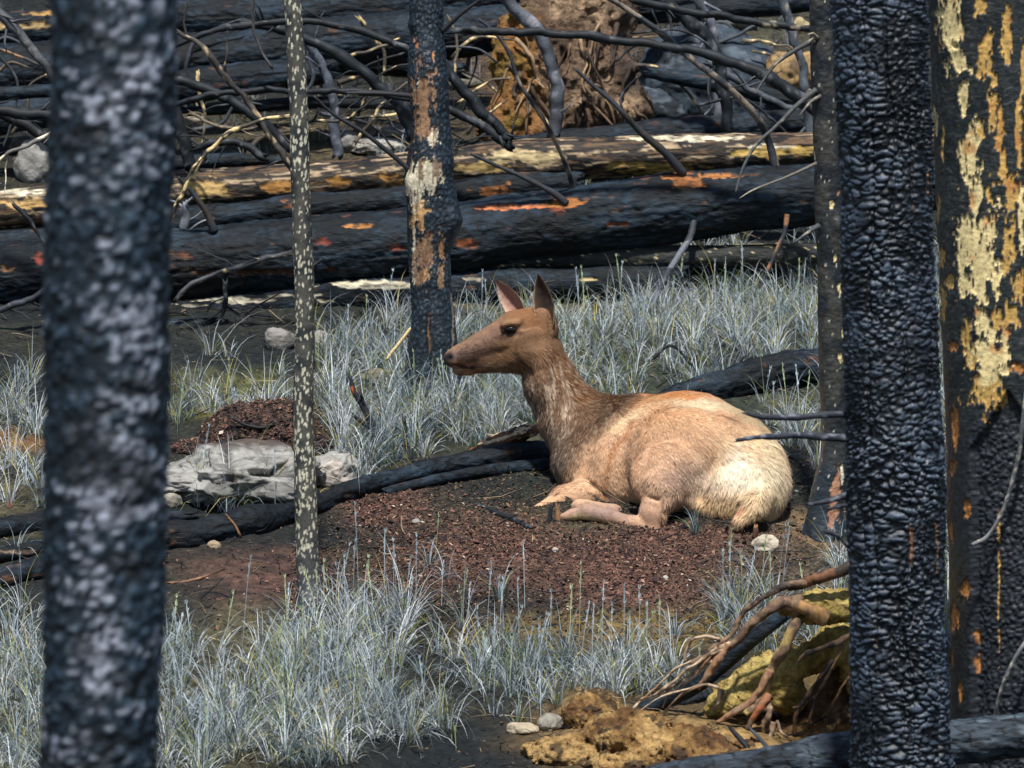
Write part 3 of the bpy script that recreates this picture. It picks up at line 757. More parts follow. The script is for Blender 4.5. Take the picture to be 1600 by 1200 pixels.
log("fallen_log", "mossy brown log end at the left edge below the largest log", [(-120, 512), (0, 503), (65, 492), (200, 480)], [30, 30, 28, 22], 24.1, seed=22, PL=[(15, 502, 30, 8, S(110, 100, 50)), (50, 492, 20, 5, ORG)])
log("fallen_log", "low black log at the left edge just above the grass", [(-160, 550), (0, 540), (60, 532), (250, 515), (330, 508)], [46, 44, 42, 34, 24], 23.4, seed=24, PL=[(20, 524, 40, 3, S(160, 160, 160))])
log("fallen_log", "rough black log lying in the grass behind the elk's back", [(1020, 622), (1070, 614), (1120, 606), (1180, 590), (1230, 580), (1290, 575), (1420, 565)], [14, 28, 42, 54, 62, 62, 50], 'ground', seed=26, amp=0.014)
# the long sinuous log in front
log("fallen_log", "long wavy charred log curving through the middle toward the elk's chest", [(230, 842), (300, 836), (380, 818), (440, 806), (500, 786), (560, 762), (620, 748), (680, 730), (760, 716), (820, 708), (880, 700)], [42, 44, 42, 36, 34, 32, 32, 32, 34, 36, 30],
    'ground', seed=28, amp=0.012, step=0.01)
log("fallen_log", "smaller charred log running under the wavy log beside the elk's chest", [(600, 770), (680, 750), (760, 736), (830, 728), (890, 722)], [16, 18, 20, 20, 16], 'ground', seed=29, amp=0.008)
log("fallen_log", "charred log upper of the two at the left edge beside the blurred trunk", [(-100, 838), (0, 826), (60, 818), (160, 812), (300, 806)], [34, 34, 30, 24, 16], 'ground', seed=30)
log("fallen_log", "charred log ending at the blurred trunk, second at the left edge", [(-100, 880), (0, 868), (60, 856), (150, 850), (240, 842)], [26, 26, 24, 24, 18], 'ground', seed=31, PL=[(30, 862, 40, 2.5, S(150, 130, 110))])
log("fallen_log", "grey black log lowest of the three at the left edge", [(-100, 920), (0, 905), (60, 890), (160, 880), (250, 872)], [34, 36, 34, 28, 20], 'ground', seed=32)
log("fallen_log", "cracked charred log along the bottom right corner", [(940, 1238), (1080, 1214), (1200, 1196), (1330, 1178), (1480, 1160), (1620, 1146), (1760, 1134)], [40, 52, 58, 64, 70, 72, 70], 16.3, 'cracked', seed=34, amp=0.009, step=0.009)

log("fallen_log", "sooty log in the deep shade under the top left logs, right of the blurred trunk", [(250, 118), (380, 104), (500, 98), (620, 100), (720, 110)], [30, 36, 40, 36, 26], 27.9, seed=50)
log("fallen_log", "narrow black log behind the speckled sapling, above the pale rocks", [(255, 176), (360, 170), (470, 160), (590, 162), (690, 170)], [14, 18, 20, 18, 12], 27.3, seed=51)
log("fallen_log", "short black log behind the thick branch at the right of the root mass", [(1010, 112), (1100, 128), (1200, 150), (1300, 172)], [18, 24, 26, 24], 26.6, seed=52)
log("fallen_log", "dark log lying along the top right behind the branches", [(1020, 22), (1130, 14), (1250, 2), (1400, -16)], [30, 34, 36, 34], 30.0, seed=53)
log("fallen_log", "black log low behind the peeled log left of the sapling", [(180, 268), (270, 256), (360, 250), (450, 252)], [20, 24, 22, 14], 25.9, seed=54)

# ------------------------------------------------------------------ loose branches
BG = "dead branches tangled in the log pile"
def branch(label, pts, w0, w1, Y, col=S(20, 27, 33), col2=S(74, 78, 82), name="dead_branch", group=BG, seed=0, pale=0.3, twigs=()):
    Ys = Y if isinstance(Y, (list, tuple)) else [Y] * len(pts)
    pp = [P(a, b, y) for (a, b), y in zip(pts, Ys)]
    def mk(pp, w0, w1, seed):
        bv, bq, bt, bi = tube(pp, np.linspace(w0, w1, len(pp)) / 2 * Ys[0] / F, 14, 0.016, lambda v, i: (0.004 * noise(v * 8, seed) + 0.006 * np.maximum(0, noise(v * 13, seed + 3) - .35) + 0.003 * fbm(v * 35, 2, seed)) * min(1, max(w0, w1) / 12), seed=seed, jag=0.02, wob=0.014 if group == BG else 0.003)
        cl = np.tile(col, (len(bv), 1)); cl = mixc(cl, S(20, 22, 26), 0.7 * sstep(-.1, 0.4, fbm(bv * 7, 2, seed + 2)))
        cl = mixc(cl, col2, sstep(pale, pale + 0.12, fbm(bv * 24, 3, seed + 1)))
        return bv, bq, bt, cl
    v, q, t, cl = mk(pp, w0, w1, seed)
    if group == BG and max(w0, w1) > 6.5 and not twigs:
        rg = random.Random(seed * 7 + 1); twigs = []
        for _ in range(rg.randint(2, 5)):
            j = rg.randrange(len(pts) - 1); u = rg.random()
            ax, ay = pts[j]; bx, by = pts[j + 1]; x, y = ax + (bx - ax) * u, ay + (by - ay) * u
            an = math.atan2(by - ay, bx - ax) + rg.choice((-1, 1)) * rg.uniform(.5, 1.1) + (pi if w1 > w0 else 0); l = rg.uniform(18, 70)
            a2 = an + rg.uniform(-.5, .5)
            twigs.append(([(x, y), (x + l * .5 * cos(an), y + l * .5 * sin(an)), (x + l * (.5 * cos(an) + .5 * cos(a2)), y + l * (.5 * sin(an) + .5 * sin(a2)))], min(6, max(w0, w1) * rg.uniform(.25, .45)), 1.6))
    if not twigs:
        return tag(mesh(name, v, q, t, M_TWIG, cl, origin=pp[0]), label, "branch", group)
    root = empty(name, pp[0], label, "branch", group)
    mesh("stem", v, q, t, M_TWIG, cl, parent=root)
    for k, (tp, a, b) in enumerate(twigs):
        tv, tq, tt, tc = mk([P(x, y, Ys[0] - 0.02 * j) for j, (x, y) in enumerate(tp)], a, b, seed + 30 + k)
        mesh("twig", tv, tq, tt, M_TWIG, tc, parent=root)
    return root

YB = S(214, 190, 140)
branch("long black branch sweeping right from the peeled tree, across the orange root mass", [(700, 50), (753, 46), (860, 52), (960, 62), (1050, 74), (1130, 90), (1190, 115), (1235, 145), (1275, 172)], 11, 20, 23.5, seed=1)
branch("thick grey curved branch standing in front of the orange root mass", [(775, -20), (800, 10), (835, 40), (858, 80), (868, 130), (866, 180), (862, 215)], 18, 22, 25.6, S(84, 88, 96), S(120, 120, 128), seed=2)
branch("dark straight branch along the top right under the picture edge", [(960, -15), (1040, 10), (1120, 26), (1200, 36), (1290, 46)], 14, 10, 23.7, seed=3, col2=S(130, 120, 100))
branch("thick black bent branch rising right of the root mass", [(1010, -20), (1060, 20), (1105, 60), (1125, 110), (1134, 160), (1136, 200)], 22, 18, 25.9, seed=4)
branch("pale grey leaning pole behind the black bent branch", [(1085, -20), (1108, 30), (1120, 100), (1124, 190)], 18, 15, 26.8, S(96, 100, 110), S(130, 130, 138), seed=5)
branch("grey slanting pole at the upper right beside the thin tree", [(1210, -20), (1232, 30), (1250, 90), (1262, 160), (1266, 220)], 16, 14, 25.8, S(80, 86, 94), S(150, 140, 124), seed=6)
branch("grey branch sloping right over the dark boulder", [(1100, 95), (1150, 125), (1200, 155), (1250, 175)], 12, 12, 26.2, S(70, 76, 84), seed=7)
branch("low arching black branch left of the peeled tree near the top", [(270, 70), (340, 48), (400, 38), (470, 34), (540, 44), (600, 62), (650, 86)], 9, 12, 23.7, seed=8)
branch("thick black branch descending to the peeled tree from upper left", [(380, 30), (440, 50), (500, 72), (550, 100), (600, 138), (632, 175), (650, 215)], 12, 24, 23.9, seed=9)
branch("straight thin branch running level behind the speckled sapling", [(262, 165), (330, 150), (400, 144), (480, 142), (560, 145), (650, 154)], 9, 10, 23.3, seed=10, col2=YB, pale=0.45)
branch("long grey brown branch sloping down behind the speckled sapling", [(278, 50), (325, 82), (362, 130), (398, 176), (425, 222), (450, 255), (475, 290)], 8, 11, 23.1, S(80, 74, 68), S(170, 150, 120), seed=11)
branch("crooked forked branch with pale tip left of the speckled sapling", [(270, 338), (290, 300), (318, 246), (355, 210), (400, 192), (452, 180)], 7, 6, 22.95, S(64, 58, 50), YB, seed=12, pale=0.05, twigs=[([(318, 246), (300, 262), (286, 290)], 4, 3)])
branch("black branch sloping behind the crooked forked branch", [(262, 125), (320, 140), (370, 165), (420, 200), (455, 232), (480, 250)], 14, 20, 24.4, seed=13)
branch("thin drooping twig hanging near the top left of the sapling", [(398, -15), (394, 40), (402, 70), (426, 104)], 5, 4, 23.2, S(70, 68, 66), seed=14)
branch("grey dead pole with an orange foot behind the sapling", [(478, 60), (500, 100), (518, 150), (524, 200), (526, 245)], 14, 17, 26.2, S(76, 82, 92), S(110, 112, 120), seed=15)
branch("thin branch with twigs above the pale rocks", [(500, 190), (545, 186), (590, 180), (625, 176)], 5, 4, 24.5, S(60, 58, 54), YB, seed=16, pale=0.2, twigs=[([(545, 186), (560, 170), (600, 150), (612, 140)], 4, 2), ([(560, 185), (590, 120), (640, 100)], 5, 3)])
branch("arched dark branch lying on the peeled log at left", [(300, 232), (340, 222), (385, 226), (420, 246)], 8, 12, 24.9, seed=17)
branch("thick black branch falling right from the peeled tree", [(690, 95), (725, 140), (760, 180), (795, 222)], 20, 16, 24.6, seed=18)
branch("black root-like branch below the thick one right of the peeled tree", [(700, 172), (740, 190), (780, 215), (800, 232)], 12, 16, 24.9, seed=19)
branch("blackened branch with bright tip slanting over the split log", [(272, 470), (300, 446), (345, 425), (400, 408), (462, 394)], 6, 10, 23.3, S(70, 72, 76), YB, seed=20, pale=0.35)
branch("short dark stick standing under the split log", [(352, 436), (350, 470), (344, 505)], 8, 5, 23.4, seed=21)
branch("thick bare branch crossing the upper left corner", [(-30, 0), (10, 35), (45, 72), (85, 120), (120, 160)], 16, 14, 23.2, S(76, 78, 82), S(110, 108, 108), seed=22)
branch("dark branch at the left edge under the corner branch", [(-20, 172), (30, 176), (90, 180), (150, 188)], 16, 14, 24.2, seed=23)
branch("black branch falling right at the left edge", [(-20, 165), (20, 185), (55, 205), (95, 235)], 18, 16, 24.4, seed=24)
branch("splintered pale branch at the left edge beside the blurred trunk", [(-20, 262), (20, 238), (60, 216), (100, 205)], 5, 9, 23.3, S(120, 116, 110), WHT, seed=25, pale=0.0)
branch("thin black twig leaning on the peeled log at the left edge", [(18, 318), (36, 338), (58, 366), (80, 400)], 6, 5, 23.0, seed=26)
branch("grey fallen twig under the leftmost logs", [(-20, 492), (20, 478), (50, 464), (85, 448)], 10, 9, 23.3, S(60, 66, 76), seed=27)
branch("orange-tipped twig at the upper left edge", [(-20, 70), (10, 78), (30, 90), (60, 102)], 5, 4, 23.5, S(60, 60, 60), ORG, seed=28, pale=0.1)
branch("leaning dark branch behind the blurred trunk's right side", [(262, 150), (280, 190), (290, 230), (296, 262)], 22, 18, 25.0, seed=29)
branch("faint grey peg poking up between two logs at left", [(286, 362), (292, 340), (288, 322)], 14, 12, 24.5, S(120, 124, 132), S(150, 150, 158), seed=30)
for k, (a, b) in enumerate([([(700, 30), (715, 70), (712, 130)], "thin twig hanging just right of the peeled tree"), ([(540, 88), (585, 76), (620, 60)], "pale splintered twig on the black branch near the top"), ([(1160, 62), (1200, 70), (1240, 76)], "bare twig above the dark boulder"),
                            ([(715, 160), (760, 130), (800, 120)], "pale crossing twig beside the root mass"), ([(730, 210), (765, 178), (790, 160)], "grey stick leaning at the foot of the root mass"), ([(560, 225), (600, 160), (650, 120)], "pale split stick among the rocks left of the peeled tree"),
                            ([(705, 90), (740, 60), (800, 62)], "curved twig at the left shoulder of the root mass"), ([(300, 175), (360, 200), (440, 190)], "fine twig crossing behind the crooked branch"), ([(310, 110), (318, 180), (316, 230)], "upright thin stick left of the crooked branch")]):
    branch(b, a, 6, 3, 24.9 + 0.1 * k, S(104, 94, 80), YB, seed=40 + k, pale=0.1)

# sticks on the ground
SG = "sticks and stubs standing in the grass"
branch("pale yellow splinter leaning in the grass near the peeled tree", [(604, 562), (620, 540), (642, 512)], 5, 6, 22.2, S(200, 170, 100), YB, seed=60, pale=-0.5, group=SG)
rg = random.Random(77)
ZN = [("left of the speckled sapling", 272, 440), ("between the sapling and the peeled tree", 488, 630), ("left of the orange root mass", 705, 790), ("across the upturned root mass", 800, 960), ("over the dark boulders", 975, 1120), ("just left of the thin upright tree", 1130, 1250), ("at the far left edge", -30, 60)]
kk = 0
for zn, xa, xb in ZN:
    for ci, cn in enumerate(("black", "grey", "brown")):
        for oi, on in enumerate(("level", "steep")):
            if zn.startswith("at the left") and ci == 2: continue
            kk += 1; k = kk
            x0 = rg.uniform(xa, xb); y0 = rg.uniform(15, 225); an = (rg.uniform(-.35, .35) if oi == 0 else rg.choice((-1, 1)) * rg.uniform(.9, 1.35)); l = rg.uniform(80, 190) * (1 if oi == 0 else .8)
            x0 -= l * .5 * cos(an); y0 -= l * .5 * sin(an); a2 = an + rg.uniform(-.4, .4)
            branch("thin %s %s branch in the background tangle, %s" % (cn, "nearly level" if oi == 0 else "steeply leaning", zn), [(x0, y0), (x0 + l * .4 * cos(an), y0 + l * .4 * sin(an)), (x0 + l * .7 * cos(a2), y0 + l * .7 * sin(a2)), (x0 + l * cos(a2 + .2), y0 + l * sin(a2 + .2))], rg.uniform(4, 9), 3, rg.uniform(25.4, 28.6),
                   S(*[(26, 29, 34), (60, 64, 70), (78, 70, 58)][ci]), YB if ci == 2 else S(80, 84, 92), group="thin branches in the background tangle", seed=300 + k, pale=.25)
def Yg(px, py): return float(G(px, py)[1])
y = Yg(595, 702)
branch("black forked snag standing in the grass left of the elk's chest", [(600, 708), (585, 670), (570, 640), (553, 612), (547, 586)], 16, 6, y, S(34, 36, 42), S(200, 104, 54), seed=61, pale=0.45, group=SG, twigs=[([(585, 672), (568, 662), (553, 650)], 9, 5), ([(570, 640), (566, 625), (562, 612)], 6, 3)])
branch("small dark stub between the snag and the elk", [(630, 700), (634, 675), (632, 652)], 9, 6, Yg(630, 704), seed=62, group=SG)
branch("fallen black stick on the soil left of the elk's forelegs", [(742, 788), (770, 798), (800, 812), (828, 824)], 8, 10, [Yg(742, 790), Yg(770, 800), Yg(800, 814), Yg(828, 826)], S(40, 46, 52), seed=63, group=SG)
branch("tiny grey stub just left of the elk's foreleg", [(857, 822), (860, 806), (862, 790)], 9, 6, Yg(858, 816), S(50, 60, 66), seed=64, group=SG)
branch("tiny red brown stub touching the elk's foreleg", [(872, 822), (871, 806), (871, 790)], 8, 6, Yg(872, 816), S(100, 70, 54), ORG, seed=65, pale=0, group=SG)
branch("thin charred stake in the foreground grass with a yellow patch", [(684, 1005), (682, 985), (679, 962)], 9, 7, Yg(684, 1002), S(50, 54, 50), S(180, 130, 60), seed=66, group=SG)
branch("small black stub deep in the foreground grass at left", [(450, 1055), (447, 1030), (443, 1010)], 10, 5, Yg(450, 1050), seed=67, group=SG)
branch("red brown peg in the soil below the elk's tail", [(1178, 842), (1180, 832), (1181, 822)], 8, 7, Yg(1178, 842), S(116, 76, 58), ORG, seed=68, pale=0, group=SG)
branch("orange root sliver sticking out under the wavy log", [(376, 838), (368, 822), (356, 808)], 4, 3, Yg(378, 842), S(150, 112, 80), ORG, seed=69, group=SG)
branch("dark twig lying at the edge of the dirt right of the elk", [(1225, 705), (1250, 722), (1290, 735)], 8, 5, Yg(1240, 720), seed=70, group=SG)
branch("reddish twig lying on soil behind the sapling", [(262, 912), (310, 904), (350, 890)], 6, 4, [Yg(262, 914), Yg(310, 906), Yg(350, 892)], S(120, 88, 68), ORG, seed=71, group=SG)
branch("thin fallen twig in the grass beyond the elk's neck", [(1020, 560), (1050, 540), (1085, 575)], 6, 4, Yg(1050, 590), seed=72, group=SG)
branch("short leaning black stick at the foot of the root mass", [(1140, 1135), (1155, 1152), (1172, 1172)], 6, 8, [16.95, 16.9, 16.85], seed=73, group=SG)
branch("grey stick beside the short leaning one under the root mass", [(1172, 1138), (1188, 1155), (1202, 1172)], 6, 8, [16.95, 16.9, 16.85], S(70, 80, 92), seed=74, group=SG)

# ------------------------------------------------------------------ implicit shapes -> one continuous surface
class Field:
    def __init__(s, lo, hi, h):
        s.lo = np.array(lo, float); s.h = h
        s.n = (np.ceil((np.array(hi) - s.lo) / h)).astype(int) + 1
        s.f = np.full(s.n, 1.0, dtype=np.float32)
    def _box(s, lo, hi):
        a = np.clip(np.floor((lo - s.lo) / s.h).astype(int), 0, s.n); b = np.clip(np.ceil((hi - s.lo) / s.h).astype(int) + 1, 0, s.n)
        g = [s.lo[i] + s.h * np.arange(a[i], b[i]) for i in range(3)]
        X, Y, Z = np.meshgrid(*g, indexing='ij')
        return (slice(a[0], b[0]), slice(a[1], b[1]), slice(a[2], b[2])), X, Y, Z
    def cone(s, p0, p1, r0, r1, k=0.02, sy=1.0, sub=False):
        """tapered capsule; sy > 1 flattens it along Y"""
        p0 = np.array(p0, float); p1 = np.array(p1, float); m = max(r0, r1) + k + 2 * s.h + (0.03)
        sl, X, Y, Z = s._box(np.minimum(p0, p1) - m, np.maximum(p0, p1) + m)
        d = p1 - p0; d2 = np.array([d[0], d[1] * sy, d[2]]); L2 = d2.dot(d2) + 1e-9
        x, y_, z = X - p0[0], (Y - p0[1]) * sy, Z - p0[2]
        t = np.clip((x * d2[0] + y_ * d2[1] + z * d2[2]) / L2, 0, 1)
        q = np.sqrt((x - t * d2[0]) ** 2 + (y_ - t * d2[1]) ** 2 + (z - t * d2[2]) ** 2) - (r0 + (r1 - r0) * t)
        s._put(sl, q, k, sub)
    def ell(s, c, r, k=0.02, rot=0.0, rz=0.0, sub=False):
        """ellipsoid with radii r, turned by rot in the picture plane (about Y) and by rz about Z"""
        c = np.array(c, float); r = np.array(r, float); m = r.max() + k + 2 * s.h + .03
        sl, X, Y, Z = s._box(c - m, c + m)
        x, y_, z = X - c[0], Y - c[1], Z - c[2]
        if rz: x, y_ = x * cos(rz) + y_ * sin(rz), -x * sin(rz) + y_ * cos(rz)
        if rot: x, z = x * cos(rot) + z * sin(rot), -x * sin(rot) + z * cos(rot)
        k0 = np.sqrt((x / r[0]) ** 2 + (y_ / r[1]) ** 2 + (z / r[2]) ** 2)
        k1 = np.sqrt((x / r[0] ** 2) ** 2 + (y_ / r[1] ** 2) ** 2 + (z / r[2] ** 2) ** 2) + 1e-9
        q = k0 * (k0 - 1.0) / k1
        s._put(sl, q, k, sub)
    def _put(s, sl, q, k, sub):
        a = s.f[sl]
        if sub:
            q = -q; hh = np.clip(0.5 - 0.5 * (a - q) / k, 0, 1)
            s.f[sl] = a * (1 - hh) + q * hh + k * hh * (1 - hh)
        else:
            hh = np.clip(0.5 + 0.5 * (a - q) / k, 0, 1)
            s.f[sl] = a * (1 - hh) + q * hh - k * hh * (1 - hh)
    def noise(s, amp, sc_, octv=3, seed=0, rng=0.06):
        m = np.abs(s.f) < rng
        i = np.argwhere(m); p = s.lo + s.h * i
        s.f[m] += amp * fbm(p * sc_, octv, seed)
    def surface(s):
        f = s.f; neg = f < 0
        nx, ny, nz = f.shape
        cnt = np.zeros((nx - 1, ny - 1, nz - 1), np.int8)
        for a in (0, 1):
            for b in (0, 1):
                for c in (0, 1):
                    cnt += neg[a:nx - 1 + a, b:ny - 1 + b, c:nz - 1 + c]
        act = (cnt > 0) & (cnt < 8)
        idx = np.full(act.shape, -1, np.int64); ijk = np.argwhere(act); idx[act] = np.arange(len(ijk))
        acc = np.zeros((len(ijk), 3)); num = np.zeros(len(ijk))
        cor = [(a, b, c) for a in (0, 1) for b in (0, 1) for c in (0, 1)]
        for p in cor:
            for ax in range(3):
                if p[ax] == 0:
                    q = list(p); q[ax] = 1
                    fa = f[ijk[:, 0] + p[0], ijk[:, 1] + p[1], ijk[:, 2] + p[2]]; fb = f[ijk[:, 0] + q[0], ijk[:, 1] + q[1], ijk[:, 2] + q[2]]
                    m = (fa < 0) != (fb < 0)
                    t = np.where(m, fa / np.where(m, fa - fb, 1), 0)
                    pos = np.tile(np.array(p, float), (len(ijk), 1)); pos[:, ax] += t
                    acc += pos * m[:, None]; num += m
        v = s.lo + s.h * (ijk + acc / num[:, None])
        Q = []
        for ax in range(3):
            b, c = [(1, 2), (2, 0), (0, 1)][ax]
            sl0 = [slice(None)] * 3; sl1 = [slice(None)] * 3
            sl0[ax] = slice(0, -1); sl1[ax] = slice(1, None)
            A = neg[tuple(sl0)]; B = neg[tuple(sl1)]
            e = np.argwhere(A != B)
            e = e[(e[:, b] > 0) & (e[:, c] > 0) & (e[:, b] < f.shape[b] - 1) & (e[:, c] < f.shape[c] - 1)]
            fl = A[e[:, 0], e[:, 1], e[:, 2]]
            def cell(db, dc):
                g = e.copy(); g[:, b] += db; g[:, c] += dc
                return idx[g[:, 0], g[:, 1], g[:, 2]]
            q = np.stack([cell(-1, -1), cell(0, -1), cell(0, 0), cell(-1, 0)], 1)
            q[~fl] = q[~fl][:, ::-1]
            Q.append(q)
        Q = np.vstack(Q); Q = Q[(Q >= 0).all(1)]
        return v, Q

def relax(v, q, it=2, k=0.5):
    e = np.vstack([q[:, [0, 1]], q[:, [1, 2]], q[:, [2, 3]], q[:, [3, 0]]])
    for _ in range(it):
        acc = np.zeros_like(v); n = np.zeros(len(v))
        np.add.at(acc, e[:, 0], v[e[:, 1]]); np.add.at(n, e[:, 0], 1)
        np.add.at(acc, e[:, 1], v[e[:, 0]]); np.add.at(n, e[:, 1], 1)
        v = v + k * (acc / n[:, None] - v)
    return v

def normals(v, q):
    n = np.cross(v[q[:, 2]] - v[q[:, 0]], v[q[:, 3]] - v[q[:, 1]])
    o = np.zeros_like(v)
    for k in range(4): np.add.at(o, q[:, k], n)
    return o / (np.linalg.norm(o, axis=1)[:, None] + 1e-12)

# ------------------------------------------------------------------ the elk
YE = 20.6
def build_elk():
    px = YE / F                     # metres per pixel at the elk
    R = lambda r: r * px
    fld = Field((-0.42, 19.5, P(800, 850, 20.0)[2] - 0.02), (1.38, 21.35, P(800, 415, YE)[2]), 0.0072)
    c = fld.cone; e = fld.ell
    YH, YN, YC, YR = 20.72, 20.74, 20.66, 20.2      # head, neck, chest, rump
    # torso
    c(P(940, 712, YC), P(1000, 712, 20.55), R(74), R(88), 0.08)
    c(P(1000, 712, 20.55), P(1075, 716, 20.40), R(88), R(99), 0.10)
    c(P(1075, 716, 20.40), P(1135, 735, 20.28), R(99), R(90), 0.08)
    c(P(1135, 735, 20.28), P(1165, 752, 20.2), R(86), R(67), 0.06)
    e(P(1170, 765, 20.08), (R(58), R(50), R(60)), 0.05)           # near buttock
    # hind thigh, near side
    e(P(1072, 712, 20.15), (R(84), R(38), R(74)), 0.07, rot=0.12, rz=-0.35)
    e(P(1035, 745, 20.02), (R(50), R(25), R(50)), 0.07, rot=0.5)
    e(P(1130, 770, 20.07), (R(60), R(40), R(46)), 0.05)
    c(P(1035, 765, 19.96), P(1020, 800, 19.93), R(32), R(21), 0.03)
    c(P(1020, 800, 19.93), P(1017, 822, 19.92), R(20), R(16), 0.02)
    c(P(1017, 824, 19.92), P(985, 815, 19.92), R(13), R(10.5), 0.02)
    c(P(985, 815, 19.92), P(950, 806, 19.95), R(9.5), R(11.5), 0.02)
    c(P(950, 806, 19.95), P(918, 800, 19.97), R(11.5), R(12.5), 0.02)
    c(P(918, 800, 19.97), P(898, 804, 19.99), R(12), R(9), 0.012)
    c(P(895, 804, 19.99), P(874, 811, 20.0), R(10), R(6), 0.008)
    c(P(960, 800, 20.12), P(905, 792, 20.16), R(12), R(12), 0.02)
    c(P(925, 786, 20.12), P(885, 797, 20.10), R(3), R(3), 0.012, sub=True)
    # belly, shoulder
    e(P(965, 745, 20.38), (R(40), R(40), R(62)), 0.05, rz=-0.3)
    e(P(922, 722, 20.50), (R(44), R(34), R(60)), 0.05, rot=-0.2)
    e(P(938, 762, 20.40), (R(30), R(28), R(32)), 0.04)
    # folded foreleg
    c(P(935, 770, 20.38), P(884, 780, 20.34), R(27), R(22), 0.035)
    c(P(884, 780, 20.34), P(844, 800, 20.30), R(21), R(13), 0.02)
    c(P(842, 803, 20.30), P(826, 808, 20.28), R(11), R(9), 0.015)
    c(P(842, 806, 20.30), P(905, 814, 20.28), R(8), R(8), 0.015)
    # far foreleg
    c(P(905, 775, 20.75), P(860, 800, 20.75), R(24), R(12), 0.03)
    # brisket and neck
    c(P(936, 690, YC + .02), P(914, 724, YC), R(62), R(42), 0.07)
    c(P(846, 556, YH + .01), P(861, 602, YN), R(37), R(41), 0.03)
    c(P(861, 602, YN), P(890, 650, YN), R(41), R(50), 0.05)
    c(P(893, 652, YN), P(926, 690, YC + .02), R(48), R(60), 0.06)
    c(P(930, 660, YN), P(1000, 670, 20.62), R(42), R(46), 0.07)
    # head, narrower across than deep
    fy = 1.18
    c(P(838, 512, YH), P(806, 516, YH), R(33.5), R(31), 0.02, sy=fy)
    c(P(806, 516, YH), P(718, 557, YH), R(31), R(18.5), 0.015, sy=fy)
    c(P(722, 556, YH), P(706, 560.5, YH), R(18), R(13.5), 0.012, sy=1.15)
    c(P(834, 545, YH), P(808, 554, YH), R(35), R(29), 0.025, sy=1.35)
    c(P(808, 554, YH), P(752, 563, YH), R(29), R(19), 0.015, sy=1.3)
    c(P(752, 563, YH), P(730, 571, YH), R(19), R(14), 0.012, sy=1.25)
    c(P(730, 574, YH), P(717, 577, YH), R(12.5), R(10.5), 0.010, sy=1.15)
    e(P(846, 494, YH), (R(19), R(22), R(16)), 0.03)
    for sd in (-1, 1):
        yh = YH + sd * 0.086
        e(P(800, 505, yh - sd * .004), (R(18), R(7), R(7)), 0.03, rot=0.25)                    # brow
        e(P(798, 514, YH + sd * 0.112), (R(11), R(8), R(6.5)), 0.014, rot=0.1, sub=True)   # socket
        e(P(784, 520, YH + sd * 0.110), (R(8), R(6), R(2.5)), 0.008, rot=-0.6, sub=True)       # tear duct
        e(P(702, 560, YH + sd * 0.040), (R(5.5), R(6), R(4)), 0.006, rot=0.8, sub=True)     # nostril
        c(P(702, 573, YH + sd * 0.045), P(740, 573, YH + sd * 0.070), R(2.8), R(3.6), 0.006, sub=True)  # mouth
        e(P(828, 545, YH + sd * 0.088), (R(22), R(4), R(20)), 0.06)                 # jaw muscle
        c(P(770, 545, YH + sd * 0.094), P(742, 553, YH + sd * 0.078), R(3), R(3), 0.015, sub=True)
    # creases: thigh front, flank, elbow
    def crease(pts, r, dep, k=0.014):
        for a, b in zip(pts[:-1], pts[1:]):
            c(P(*a), P(*b), r, r, k, sub=True)
    crease([(1012, 652, 20.05), (1000, 690, 19.98), (994, 730, 19.95), (997, 765, 19.93)], R(3.0), 0.01, 0.03)
    crease([(980, 668, 20.24), (958, 700, 20.17), (948, 735, 20.14), (946, 775, 20.13)], R(5), 0.01, 0.035)
    c(P(1065, 812, 19.9), P(1090, 806, 19.9), R(20), R(16), 0.03, sub=True)
    crease([(1120, 700, 20.0), (1105, 740, 19.98), (1098, 775, 19.98)], R(2.5), 0.01, 0.05)
    crease([(905, 742, 20.36), (930, 757, 20.32), (950, 775, 20.28)], R(3), 0.01, 0.03)
    crease([(1010, 775, 19.89), (1028, 781, 19.88)], R(2), 0.01, 0.02)
    e(P(1140, 668, 20.12), (R(26), R(12), R(10)), 0.04, rot=-0.5)
    e(P(1000, 640, 20.42), (R(50), R(14), R(9)), 0.04, rot=0.25)
    # tail
    c(P(1192, 762, 20.02), P(1180, 790, 19.86), R(20), R(17), 0.03)
    c(P(1180, 790, 19.86), P(1158, 812, 19.82), R(16), R(9), 0.025)
    c(P(1172, 786, 19.80), P(1160, 804, 19.80), R(3.5), R(3.5), 0.012, sub=True)
    fld.noise(0.006, 9, 2, 5); fld.noise(0.0022, 42, 2, 6)
    v, q = fld.surface()
    v = relax(v, q, 2, 0.4)
    # keep the largest shell only is not needed: every piece is blended into one body

    # ears: cupped leaves welded into the body mesh
    def ear(base, tip, wid, open_dir, cup, bend):
        base = np.array(base); tip = np.array(tip); ax = tip - base; L = np.linalg.norm(ax); ax /= L
        o = np.array(open_dir, float); o -= ax * o.dot(ax); o /= np.linalg.norm(o); s = np.cross(ax, o)
        NU, NV = 26, 18
        V, K = [], []
        for side in (0, 1):
            for i in range(NU):
                u = i / (NU - 1)
                w = wid * float(np.interp(u, [0, .15, .35, .55, .75, .88, .96, 1], [.55, .82, 1.0, .97, .74, .46, .22, .03]))
                for j in range(NV):
                    t = j / (NV - 1) * 2 - 1
                    ang = t * (1.55 - 0.75 * u)
                    rr = w / 1.15
                    p = base + ax * (L * u) + s * (rr * sin(ang)) - o * (rr * cup * (cos(ang) - 0.35)) + o * bend * u * u
                    th = 0.0045 * (1 - abs(t) ** 3) * (1 - u * .5)
                    nrm = s * sin(ang) - o * cos(ang)
                    V.append(p + (nrm * th if side else -nrm * th)); K.append((side, u, t))
        V = np.array(V); q = []
